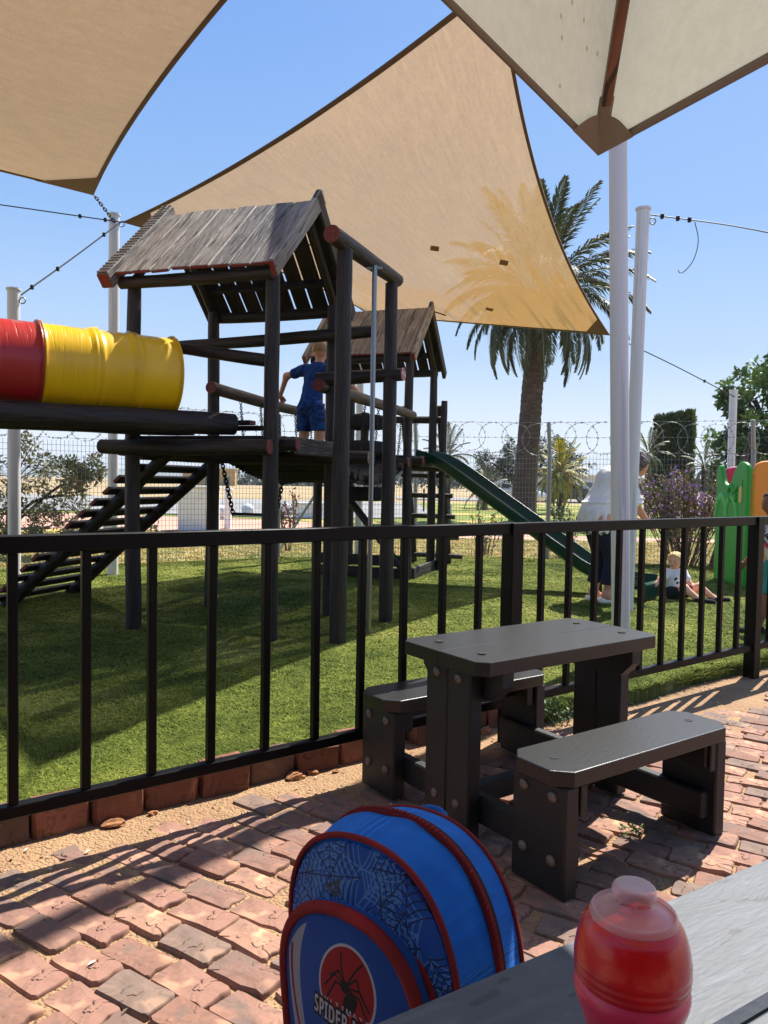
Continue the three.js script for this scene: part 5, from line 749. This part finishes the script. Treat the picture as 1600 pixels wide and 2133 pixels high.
  const pk = part(t, 'front_pocket', puff(.126, .238, -.01, .05, .05, null), fab({ map: pocket }), 'blue front pocket with red spider emblem'); pk.position.set(-.006, .004, -.012);
  part(pk, 'pocket_trim', tube(archPts(.128, .241, .048), .0085, 60, 8), rd); part(pk, 'pocket_zip', tube(archPts(.132, .244, .022), .007, 60, 6), rd);
  part(t, 'piping', tube(archPts(W * 1.0, Hh * 1.0, .004), .0042, 70, 8), rd); part(t, 'piping', tube(archPts(W * 1.005, Hh * 1.0, -.124), .0038, 70, 8), rd);
  part(t, 'zip', tube(archPts(W * 1.047, Hh * 1.032, -.068), .0065, 70, 6), rd); part(t, 'zip_tape', tube(archPts(W * 1.046, Hh * 1.03, -.076), .004, 70, 5), dk);
  part(t, 'haul_loop', tube([V(-.03, Hh - .03, -.13), V(-.02, Hh - .012, -.15), V(.02, Hh - .012, -.15), V(.03, Hh - .03, -.13)], .006, 20, 7), bl);
  for (const s of [-1, 1]) part(t, 'shoulder_strap', tube([V(s * .05, Hh - .03, -.135), V(s * .075, Hh * .7, -.17), V(s * .09, Hh * .3, -.16), V(s * .11, .03, -.13)], .017, 24, 8), bl);
  { const pts = archPts(W * 1.05, Hh * 1.035, -.0665, 120), tl = pts.slice(4, -4).map((p, i, A) => { const q = A[Math.min(A.length - 1, i + 1)], b = new THREE.BoxGeometry(.0024, .0018, .008); b.rotateZ(Math.atan2(q.y - p.y, q.x - p.x)); const l = Math.hypot(p.x, p.y - .12); b.translate(p.x + p.x / l * .005, p.y + (p.y - .12) / l * .005, p.z); return b; }), z = part(t, 'zip_teeth', merge(tl), rd); z.userData.kind = 'stuff'; }
  const pull = part(t, 'zip_pull', cbox(.01, .05, .006, .002), rd); pull.position.set(-W * 1.04, .17, -.05);
}
{ // red drinking bottle
  const t = thing('drink_bottle', 'red translucent sports bottle with frosted cap standing on the patio table', 'bottle', [.188, .652, -.552]);
  const lathe = p => new THREE.LatheGeometry(p.map(q => new THREE.Vector2(...q)), 56);
  const curve = pts => new THREE.CatmullRomCurve3(pts.map(p => V(p[0], p[1], 0))).getPoints(60).map(p => [Math.max(.0001, p.x), p.y]);
  const red = phys({ color: 0xe0161f, roughness: .22, transmission: .42, ior: 1.45, clearcoat: .8, clearcoatRoughness: .1, side: THREE.DoubleSide, bumpMap: rep(sandBump, 3), bumpScale: .0003 }), pink = phys({ color: 0xec3a66, roughness: .35, transmission: .35, clearcoat: .5, clearcoatRoughness: .2, side: THREE.DoubleSide, bumpMap: rep(sandBump, 3), bumpScale: .0003 }), frost = phys({ color: 0xf6dce0, roughness: .28, transmission: .68, clearcoat: .6, clearcoatRoughness: .15, side: THREE.DoubleSide, bumpMap: rep(sandBump, 2), bumpScale: .0003 });
  part(t, 'lower_body', lathe(curve([[0, .002], [.030, .001], [.034, .012], [.033, .06], [.0315, .1], [.0292, .125], [.031, .146], [.0362, .163], [.0405, .175], [.0413, .183], [.0385, .189]])), pink);
  part(t, 'shoulder', lathe(curve([[.0385, .186], [.0412, .191], [.0409, .1935], [.0417, .1965], [.0414, .1995], [.0417, .2025], [.041, .2085], [.0392, .218], [.0358, .2275], [.0305, .2345]])), red);
  part(t, 'cap_ring', lathe(curve([[.0315, .2325], [.031, .2365], [.0292, .2385], [.0275, .2362], [.022, .2385], [.0145, .242], [.0126, .2445]])), frost);
  part(t, 'spout', lathe(curve([[.0122, .242], [.0121, .2458], [.0135, .247], [.0155, .2484], [.0156, .2535], [.0138, .2562], [.007, .2568], [.0003, .2566]])), frost);
  for (let k = 0; k < 7; k++) { const a = k / 7 * 6.283, m = part(t, 'spout_notch', cbox(.002, .004, .0016, .0004), frost); m.position.set(Math.cos(a) * .0128, .2462, Math.sin(a) * .0128); m.rotation.y = -a; }
}

// ---------------------------------------------------------------- plants
const leafMat = (o = {}) => phys({ color: 0xffffff, vertexColors: true, roughness: .6, transmission: .3, side: THREE.DoubleSide, ...o });
const LEAF = leafMat(), BARK = std({ map: woodTex([58, 46, 38], [112, 94, 80], 900), bumpMap: grainBump, bumpScale: .03, roughness: .9 });
class Leaves {                                       // many small bent leaves with a colour each
  constructor() { this.P = []; this.C = []; this.N = []; }
  leaf(p, d, n, l, w, c) { const s = V().crossVectors(d, n).normalize().multiplyScalar(w / 2), m = p.clone().addScaledVector(d, l * .5).addScaledVector(n, l * .08), e = p.clone().addScaledVector(d, l).addScaledVector(n, -l * .08), a = m.clone().add(s), b = m.clone().sub(s); for (const q of [p, a, b, a, e, b]) { this.P.push(q.x, q.y, q.z); this.C.push(...c); } }
  build() { const g = geom(this.P); g.setAttribute('color', new THREE.Float32BufferAttribute(this.C, 3)); return g; }
}
const rdir = () => { const z = rr(-1, 1), a = rnd() * 6.283, r = Math.sqrt(1 - z * z); return V(r * Math.cos(a), z, r * Math.sin(a)); };
function tint(c, k = .25) { const f = 1 + rr(-k, k); return [c[0] * f, c[1] * f * rr(.95, 1.05), c[2] * f]; }

function frondGeo(L, leafL, droop, n, cols, dense = 1) { // pinnate palm frond along +z, drooping
  const lv = new Leaves(), pts = [], S = t => V(0, Math.sin(t * droop * .5) * 0 + t * L * .25 - droop * L * .42 * t * t, t * L * (1 - .16 * droop * t * t));
  for (let k = 0; k <= 14; k++) pts.push(S(k / 14)); const rach = tube(pts, .018, 16, 4); const cc = new Float32Array(rach.attributes.position.count * 3); for (let i = 0; i < cc.length; i += 3) { cc[i] = .2; cc[i + 1] = .19; cc[i + 2] = .07; } rach.setAttribute('color', new THREE.BufferAttribute(cc, 3));
  for (let k = 0; k < n; k++) { const t = .1 + .9 * k / n, p = S(t), tan = S(Math.min(1, t + .01)).sub(S(t - .01)).normalize(); for (const s of [-1, 1]) { const d = V(s * rr(.75, 1), rr(-.35, .15) - .25 * droop, 0).addScaledVector(tan, rr(.8, 1.2)).normalize(), l = leafL * Math.sin(Math.PI * (.14 + .8 * t)) * rr(.85, 1.1); lv.leaf(p, d, V(0, 1, .2).normalize(), l, .045 * dense * L / 3, tint(pick(cols), .2)); } }
  return merge([rach.toNonIndexed(), lv.build()]);
}
function palm(label, x, z, h, r0, r1, fl, n, cols, group, opts = {}) {
  const t = thing('palm_tree', label, 'palm tree', [x, -.08, z], rnd() * 0, group), lean = opts.lean ?? [0, 0], P = [], U = [], I = [], seg = 26, rows = Math.max(8, Math.round(h / .11));
  for (let j = 0; j <= rows; j++) { const q = j / rows, y = q * h, fl2 = .22 * r0 * Math.exp(-q * 9), ringy = (j % 2 ? 1 : .955); for (let i = 0; i <= seg; i++) { const a = i / seg * 6.2832, k = (lerp(r0, r1, q) + fl2) * ringy * (1 + .05 * (hash2(i % seg, j, 3) - .5)); P.push(Math.cos(a) * k + lean[0] * q, y + .03 * Math.sin(a * 3 + j), Math.sin(a) * k + lean[1] * q); U.push(i / seg * 2, y); } }
  for (let j = 0; j < rows; j++) for (let i = 0; i < seg; i++) { const q = j * (seg + 1) + i; I.push(q, q + seg + 1, q + 1, q + 1, q + seg + 1, q + seg + 2); }
  part(t, 'trunk', geom(P, U, I), opts.bark ?? BARK);
  const top = V(lean[0], h, lean[1]), kinds = []; for (let k = 0; k < 5; k++) kinds.push(frondGeo(fl * rr(.9, 1.1), fl * .17, .55 + k * .32, opts.leaflets ?? 34, cols, opts.dense ?? 1));
  if (opts.boots) for (let k = 0; k < 70; k++) { const a = k * 2.4, y = h - .05 - .75 * rnd(), b = part(t, 'frond_stub', cbox(.12, .26, .07, .02), opts.bootMat); b.position.set(lean[0] + Math.cos(a) * (r1 + .02), y, lean[1] + Math.sin(a) * (r1 + .02)); b.rotation.set(.3, -a + Math.PI / 2, 0, 'YXZ'); }
  for (let k = 0; k < n; k++) {
    const q = k / n, el = lerp(1.35, opts.low ?? -.9, q ** .85) + rr(-.12, .12), az = k * 2.39996 + rr(-.2, .2), m = part(t, 'frond', kinds[Math.min(4, Math.floor(q * 5 * .999))], LEAF);
    m.position.copy(top).add(V(Math.sin(az) * r1 * .6, .12 - q * .3, Math.cos(az) * r1 * .6)); m.rotation.set(-el, az, rr(-.15, .15), 'YXZ'); m.scale.setScalar(rr(.9, 1.08) * (q > .8 ? .88 : 1));
  }
  return t;
}
const palmGreen = [[.028, .046, .014], [.04, .062, .018], [.055, .078, .022], [.024, .036, .012]], palmYel = [[.16, .17, .03], [.24, .22, .05], [.10, .13, .03], [.3, .24, .06]], palmPale = [[.12, .14, .05], [.18, .19, .08], [.08, .10, .04]];
const palmBark = std({ map: rep(tex(256, (u, v) => { const a = fbm(u, v, 8, 30, 4, 910), k = 56 + 50 * a; return [k * 1.1, k * .9, k * .8]; }), 1), bumpMap: grainBump, bumpScale: .05, roughness: .95 });
palm('tall thick trunked date palm rising above the shade sail', 4.72, -26.2, 7.75, .41, .33, 3.7, 92, [...palmGreen, [.08, .085, .024]], null, { lean: [.4, 0], low: -.7, boots: true, bark: palmBark, bootMat: std({ color: 0x6e4f3c, roughness: .95 }), leaflets: 46, dense: 1.25 });
palm('small yellow fronded palm beside the olive tree', 7.75, -34, 1.75, .14, .1, 1.6, 52, [[.5, .42, .05], [.4, .38, .05], [.28, .3, .05], [.62, .46, .08]], 'small palms on the far lawn', { leaflets: 26, dense: 2.8 });
palm('small pale palm in front of the silver car', 4.85, -37, .95, .13, .1, 1.35, 22, palmPale, 'small palms on the far lawn', { leaflets: 26, dense: 1.6 });
palm('yellow green palm behind the top of the green slide', 1.95, -24, 2.1, .13, .1, 1.1, 26, palmYel, 'small palms on the far lawn', { leaflets: 26, dense: 1.6 });
palm('slim palm standing at one side of the clipped cypress', 9.55, -28, 2.5, .1, .09, 1.0, 22, palmPale, 'small palms on the far lawn', { leaflets: 24, dense: 1.5 });
palm('slim palm between the clipped cypress and the big tree', 11.6, -28, 2.05, .1, .09, .9, 22, palmPale, 'small palms on the far lawn', { leaflets: 24, dense: 1.5 });

function tree(name, label, x, z, trunkH, tr, blobs, leaf, n, cols, opts = {}) { // blobs: [dx, y, dz, rx, ry, rz]
  const t = thing(name, label, opts.category ?? 'tree', [x, -.08, z]), lv = new Leaves(), stems = [];
  stems.push(logGeo(V(0, 0, 0), V(opts.lean ?? 0, trunkH, 0), tr, tr * .7, .1, 9, false));
  for (const b of blobs) { const a = V((opts.lean ?? 0) * .8, trunkH * rr(.6, .95), 0), e = V(b[0], b[1], b[2]), m = a.clone().lerp(e, .5).add(V(rr(-.2, .2), rr(0, .2), rr(-.2, .2))); stems.push(tube([a, m, e], tr * .32, 8, 5)); for (let k = 0; k < (opts.twigs ?? 5); k++) { const q = rdir(), f = e.clone().add(V(q.x * b[3] * .85, q.y * b[4] * .85, q.z * b[5] * .85)); stems.push(tube([m.clone().lerp(e, .6), e.clone().lerp(f, .5), f], tr * .1, 6, 4)); } }
  part(t, 'trunk', merge(stems), BARK);
  const clumps = []; for (const b of blobs) { const m = opts.clumps ?? 26; for (let k = 0; k < m; k++) { const q = rdir(), s = rr(.45, 1) ; clumps.push([V(b[0] + q.x * b[3] * s, b[1] + q.y * b[4] * s, b[2] + q.z * b[5] * s), rr(.16, .3) * Math.min(b[3], b[4]), pick(cols)]); } }
  for (let k = 0; k < n; k++) { const [c, r, col] = pick(clumps), q = rdir(), p = c.clone().addScaledVector(q, r * rnd() ** .5), d = rdir().addScaledVector(q, .7).normalize(); lv.leaf(p, d, rdir(), leaf * rr(.7, 1.3), leaf * rr(.4, .6) * (opts.slim ?? 1), tint(col)); }
  part(t, 'crown', lv.build(), LEAF); return t;
}
const olive = [[.06, .07, .035], [.09, .10, .055], [.045, .05, .028]], bright = [[.11, .2, .03], [.17, .27, .04], [.08, .14, .025], [.22, .32, .07]], deep = [[.025, .05, .012], [.035, .065, .018], [.05, .09, .02]];
tree('olive_tree', 'grey green olive tree spreading behind the date palm trunk', 7.55, -40, 1.0, .22, [[-1.9, 2.3, 0, 1.3, .8, 1], [-.6, 2.9, .3, 1.3, .85, 1], [.9, 3.0, 0, 1.4, .9, 1], [2.1, 2.3, .2, 1.2, .8, 1], [.4, 2.2, .6, 1.6, .8, 1], [-1, 1.9, -.4, 1.3, .6, 1]], .17, 9000, olive, { slim: .6, clumps: 40 });
tree('broadleaf_tree', 'big bright green tree towering over the climbing cube', 15.4, -30, 2.2, .3, [[-1.1, 4.7, 0, 1.5, 1.2, 1.2], [.4, 5.7, .2, 1.8, 1.1, 1.4], [2.6, 5.2, 0, 1.8, 1.3, 1.5], [-1.6, 2.9, .2, 1.2, 1.0, 1.1], [.2, 3.2, .5, 1.7, 1.3, 1.3], [2.2, 2.9, .2, 2, 1.4, 1.4], [-1.9, 1.7, .1, 1, .8, 1], [4.4, 4, 0, 1.8, 1.6, 1.4]], .21, 26000, [...bright, ...bright, ...deep], { clumps: 50 });
tree('leafy_bush', 'loose olive green bush growing behind the plank ramp and mesh fence', -5.7, -11.6, .5, .07, [[-.9, 1.25, 0, .8, .6, .6], [.2, 1.35, .1, .75, .55, .55], [.85, 1.0, 0, .55, .5, .5], [-.2, .7, .3, .9, .5, .5], [.7, .5, .1, .5, .45, .45], [-1.6, 1.2, 0, .8, .7, .6], [1.15, 1.35, 0, .35, .3, .3]], .085, 7000, [[.12, .13, .05], [.18, .18, .08], [.09, .1, .04], [.26, .24, .13], [.2, .15, .09]], { category: 'bush', slim: .75, twigs: 9 });

{ // clipped columnar cypress with a flat slanted top
  const t = thing('cypress_tree', 'dark clipped columnar cypress with a flat slanted top', 'tree', [11.2, -.08, -30]), lv = new Leaves(); part(t, 'trunk', logGeo(V(0, 0, 0), V(0, 1.2, 0), .14, .12, .05, 9, false), BARK);
  for (let k = 0; k < 24000; k++) { const y = .3 + rnd() * 4.0, top = 4.1 + 0, a = rnd() * 6.283, w = lerp(.82, .68, y / 4.2) * (1 + .06 * Math.sin(a * 3 + y * 2)), r = w * (rnd() < .8 ? rr(.84, 1.04) : Math.sqrt(rnd())), p = V(Math.cos(a) * r * .98, y, Math.sin(a) * r * .8); if (y > top + .14 * p.x / .7 - .12 * rnd()) continue; const edgeC = p.x > .5 ? [.15, .2, .03] : pick([[.04, .065, .018], [.055, .085, .024], [.03, .05, .015], [.075, .1, .03]]); lv.leaf(p, V(Math.cos(a) * .5, 1, Math.sin(a) * .5).add(rdir().multiplyScalar(.5)).normalize(), rdir(), rr(.12, .24), rr(.05, .09), tint(edgeC)); }  // leaves on the sunward side coloured lighter, as if sunlit
  part(t, 'crown', lv.build(), LEAF);
}
function shrub(label, x, z, h, w, nStem, nLeaf, leafL, cols, flowers, group, cat = 'bush', y0 = -.05, depth = .5, stemCol = 0x5a4436) {
  const t = thing('shrub', label, cat, [x, y0, z], 0, group), st = [], lv = new Leaves(), fl = new Leaves(), tips = [];
  for (let k = 0; k < nStem; k++) { const a = rnd() * 6.283, e = V(Math.cos(a) * w * rr(.2, 1), h * rr(.55, 1), Math.sin(a) * w * depth * rr(.2, 1)), b = V(e.x * rr(.05, .35), 0, e.z * .3), m = b.clone().lerp(e, .5).add(V(rr(-.08, .08), rr(0, .12) * h, rr(-.05, .05))), c = new THREE.CatmullRomCurve3([b, m, e]); st.push(new THREE.TubeGeometry(c, 7, rr(.004, .008) * (h > 1 ? 1.2 : h < .2 ? .2 : 1), 4)); tips.push(c); }
  part(t, 'stems', merge(st), std({ color: stemCol, roughness: .9 }));
  for (let k = 0; k < nLeaf; k++) { const c = pick(tips), q = .25 + .78 * rnd() ** .7, p = c.getPoint(Math.min(1, q)).add(rdir().multiplyScalar(.07 * h * rnd())); lv.leaf(p, rdir().add(V(0, .4, 0)).normalize(), rdir(), leafL * rr(.7, 1.3), leafL * rr(.35, .55), tint(pick(cols))); }
  part(t, 'foliage', lv.build(), LEAF);
  if (flowers) { for (let k = 0; k < flowers.n; k++) { const c = pick(tips), p = c.getPoint(.7 + .3 * rnd()).add(rdir().multiplyScalar(.06 * h)), col = tint(pick(flowers.cols), .15); for (let j = 0; j < 5; j++) fl.leaf(p, rdir(), rdir(), flowers.s, flowers.s * .8, col); } const m = part(t, 'blossoms', fl.build(), LEAF); m.userData.kind = 'stuff'; }
  return t;
}
const mixed = [[.16, .2, .05], [.3, .26, .1], [.34, .22, .1], [.12, .17, .04], [.4, .32, .17], [.3, .16, .12]];
shrub('tall purple flowering bush behind the sitting toddler', 4.6, -11.75, 1.5, 1.05, 60, 5200, .06, mixed, { n: 340, s: .04, cols: [[.34, .18, .5], [.46, .28, .6], [.26, .13, .4]] }, null, 'bush', -.05, .45);
shrub('green rose bush beside the stooping woman', 2.95, -12.7, .95, .42, 16, 900, .06, [[.05, .10, .02], [.08, .14, .03], [.12, .17, .05]], { n: 6, s: .04, cols: [[.7, .62, .5]] });
shrub('low bush with yellow roses beside the slide', 1.75, -13, .75, .45, 14, 420, .055, [[.06, .10, .02], [.10, .15, .04]], { n: 9, s: .045, cols: [[.75, .6, .06], [.8, .68, .15]] });
shrub('thin shrub with reddish leaves behind the trapeze swing', -1.62, -13.2, 1.1, .34, 9, 260, .075, [[.12, .12, .05], [.3, .08, .06], [.22, .14, .08], [.10, .11, .05]], { n: 7, s: .05, cols: [[.42, .08, .09]] });
shrub('tiny green sapling in front of the white wall block', -4.0, -13.4, .45, .14, 4, 60, .07, [[.10, .16, .03], [.14, .2, .05]]);
shrub('leafy weed growing between bench and kerb', .95, -4.02, .14, .12, 10, 160, .035, [[.06, .12, .02], [.09, .16, .03]], null, null, 'weed', -.078, 1, 0x4a6a28);
shrub('tiny green weed sprouting in the paving under the bench', .88, -2.75, .035, .05, 4, 60, .02, [[.07, .13, .02], [.12, .18, .04]], null, null, 'weed', -.068, 1, 0x4a6a28);

// ---------------------------------------------------------------- beyond the fence
{ const white = std({ map: tex(128, (u, v) => { const n = fbm(u, v, 6, 6, 4, 930), k = 206 + 26 * n; return [k, k, k]; }), roughness: .8 });
  const block = (label, x, z, w, h, d, turn = 0) => { const t = thing('wall_block', label, 'wall', [x, -.1, z], turn, 'white wall blocks by the path'); const m = part(t, 'block', cbox(w, h, d, .02), white); m.position.y = h / 2; const c = part(t, 'coping', cbox(w + .06, .06, d + .06, .01), white); c.position.y = h + .031; };
  block('wide white wall block behind the plank ramp', -4.55, -18.9, .98, 1.06, .3, .1); block('narrow white wall block beside the wide one', -3.98, -19.6, .16, 1.0, .3, .1); block('low white wall block behind the red leaved shrub', -2.55, -25.8, 1.0, .5, .3, .1); block('white post block near the leafy bush', -6.6, -18.6, .32, .4, .3, .1);
  [[-5.1, -24.2, 'white concrete ball beside the wide white wall block'], [-4.72, -26.6, 'white concrete ball seen above the trapeze bar'], [-3.45, -27.4, 'white concrete ball beside the red leaved shrub'], [-6.4, -25.5, 'white concrete ball past the wide white wall block']].forEach(([x, z, l]) => { const t = thing('concrete_ball', l, 'bollard', [x, -.08, z], 0, 'white concrete balls along the road'); const s = part(t, 'ball', new THREE.SphereGeometry(.21, 28, 18), white); s.position.y = .24; const f = part(t, 'foot', new THREE.CylinderGeometry(.12, .14, .07, 16), white); f.position.y = .035; });
  for (let k = 0; k < 5; k++) { const t = thing('marker_post', ['short white marker post beside the thin dark lawn post', 'short white marker post in front of the silver sedan', 'short white marker post behind the date palm trunk', 'short white marker post below the yellow fronded palm', 'short white marker post behind the stooping woman'][k], 'post', [2.6 + k * 2.1 + (k > 1 ? 1 : 0), -.08, -30 + k * 1.1], 0, 'white marker posts'); const m = part(t, 'shaft', cbox(.09, .42, .09, .01), white); m.position.y = .21; const c = part(t, 'cap', cbox(.11, .04, .11, .008), white); c.position.y = .44; }
  for (const [x, z, l] of [[1.7, -33, 'thin dark post on the far lawn beside the slide']]) { const t = thing('lawn_post', l, 'post', [x, -.08, z]); part(t, 'shaft', poleGeo(V(0, 0, 0), V(0, .95, 0), .04, 8), M.chain); const c = part(t, 'cap', new THREE.SphereGeometry(.05, 8, 6), M.chain); c.position.y = .96; }
}
function car(label, x, z, turn, color, s = 1) {
  const t = thing('parked_car', label, 'car', [x, -.07, z], turn, 'cars parked beyond the lawn'), paint = phys({ color, roughness: .3, metalness: .4, clearcoat: 1, clearcoatRoughness: .1 }), glass = std({ color: 0x10161c, roughness: .08 }), tyre = M.rubber, rimM = M.galv;
  const side = new THREE.Shape(); side.moveTo(-2.15, .3); side.lineTo(2.1, .28); side.quadraticCurveTo(2.25, .5, 2.15, .66); side.quadraticCurveTo(1.6, .86, 1.05, .9); side.lineTo(-1.7, .96); side.quadraticCurveTo(-2.2, .9, -2.2, .6); side.closePath();
  const g = new THREE.ExtrudeGeometry(side, { depth: 1.56, bevelEnabled: true, bevelSize: .07, bevelThickness: .09, bevelSegments: 3 }); g.translate(0, 0, -.78); part(t, 'body', g, paint);
  const cab = new THREE.Shape(); cab.moveTo(1.0, .92); cab.quadraticCurveTo(.5, 1.32, .15, 1.38); cab.quadraticCurveTo(-.6, 1.44, -1.1, 1.3); cab.lineTo(-1.72, .96); cab.closePath(); const cg = new THREE.ExtrudeGeometry(cab, { depth: 1.24, bevelEnabled: true, bevelSize: .05, bevelThickness: .1, bevelSegments: 3 }); cg.translate(0, 0, -.62); part(t, 'cabin', cg, paint);
  for (const sd of [-1, 1]) for (const w of [[[.82, .97], [.36, 1.26], [-.22, 1.31], [-.22, .97]], [[-.32, .97], [-.32, 1.31], [-.98, 1.24], [-1.4, .99]]]) { const q = new THREE.Shape(w.map(p => new THREE.Vector2(...p))), wg = new THREE.ExtrudeGeometry(q, { depth: .02, bevelEnabled: false }); wg.translate(0, 0, sd > 0 ? .715 : -.735); part(t, 'side_window', wg, glass); }
  const ws = part(t, 'windscreen', cbox(.02, .5, 1.2, .004), glass); ws.position.set(.86, 1.14, 0); ws.rotation.z = .88; const rw = part(t, 'rear_window', cbox(.02, .46, 1.15, .004), glass); rw.position.set(-1.5, 1.15, 0); rw.rotation.z = -1.05;
  for (const wx of [1.32, -1.36]) for (const sd of [-1, 1]) { const w = part(t, 'wheel', new THREE.CylinderGeometry(.31, .31, .2, 26), tyre); w.rotation.x = Math.PI / 2; w.position.set(wx, .31, sd * .8); const r = part(w, 'rim', new THREE.CylinderGeometry(.2, .2, .03, 20), rimM); r.position.y = sd * .1; for (let k = 0; k < 5; k++) { const b = part(w, 'spoke', cbox(.04, .02, .19, .004), paint); b.position.set(Math.sin(k * 1.257) * .1, sd * .118, Math.cos(k * 1.257) * .1); b.rotation.y = k * 1.257; } }
  for (const sd of [-1, 1]) { const h = part(t, 'headlight', cbox(.12, .13, .34, .03), std({ color: 0xdfe4e8, roughness: .1 })); h.position.set(2.1, .66, sd * .56); const l = part(t, 'tail_light', cbox(.1, .13, .3, .03), std({ color: 0x8c1218, roughness: .2 })); l.position.set(-2.16, .76, sd * .6); const mr = part(t, 'mirror', cbox(.1, .12, .2, .03), paint); mr.position.set(.62, .99, sd * .92); }
  t.scale.setScalar(s); return t;
}
car('silver sedan parked partly behind the date palm trunk', 8.35, -51, -.75, 0xb8bcc2); car('dark sedan parked behind the yellow fronded palm', 13.7, -58, 2.6, 0x191c20);
{ // far trees, low sheds, hills
  const cols = [[.055, .075, .045], [.08, .10, .06], [.045, .06, .04]];
  const wood = new Leaves(); for (let k = 0; k < 30000; k++) { const x = rr(-40, 190), b = Math.sin(x * .11) + Math.sin(x * .047 + 2) + .6 * Math.sin(x * .31), h = Math.max(.8, 2.6 + 1.3 * b + 1.2 * (hash2(Math.floor(x / 3), 2, 4) - .5)), y = h * Math.sqrt(rnd()) * (.6 + .4 * Math.cos(((x / 5) % 1 - .5) * 2.4)), z = -170 - rr(0, 16) + x * .05; wood.leaf(V(x, y - .1, z), rdir(), rdir(), rr(.5, 1.3), rr(.4, .8), tint(pick(cols))); }
  const m = part(scene, 'far_wood', wood.build(), LEAF); m.userData = { kind: 'stuff', label: 'band of grey green trees far beyond the road', category: 'woodland' };
  for (const [x, z, w, h, l] of [[26, -112, 9, 2.6, 'long low pale shed beyond the dark sedan'], [38, -118, 7, 2.4, 'low pale shed behind the purple bush'], [-34, -150, 10, 3.2, 'low yellow building beyond the plank ramp']]) { const t = thing('low_building', l, 'building', [x, -.1, z], .1), wl = part(t, 'wall', cbox(w, h, 4, .05), std({ color: l.includes('yellow') ? 0xb89a62 : 0xc9c8c2, roughness: .9 })); wl.position.y = h / 2; const rf = part(t, 'roof', cbox(w + .5, .25, 4.6, .04), std({ color: 0xd6d6d2, roughness: .6 })); rf.position.y = h + .13; for (let k = 0; k < 3; k++) { const d = part(t, 'door', cbox(1.2, 1.7, .08, .02), std({ color: 0x5c6468, roughness: .7 })); d.position.set(-w / 3 + k * w / 3, .86, 2.03); } }
  const P = [], I = [], N = 120, R = 8; for (let j = 0; j <= R; j++) for (let i = 0; i <= N; i++) { const x = lerp(-3600, 3600, i / N), q = j / R, hgt = 26 + 34 * fbm(i / N, .3, 7, 3, 5, 950) + 10 * Math.sin(i * .13); P.push(x, -1 + hgt * Math.sin(q * Math.PI) ** 1.2 * (1 - .1 * q), -2500 - q * 900); }
  for (let j = 0; j < R; j++) for (let i = 0; i < N; i++) { const a = j * (N + 1) + i; I.push(a, a + 1, a + N + 2, a, a + N + 2, a + N + 1); } structure('hills', geom(P, null, I), std({ color: 0x5f6650, roughness: 1 }));
}
scene.fog = new THREE.FogExp2(0xdfe8f4, .00032);
renderer.render(scene, camera);
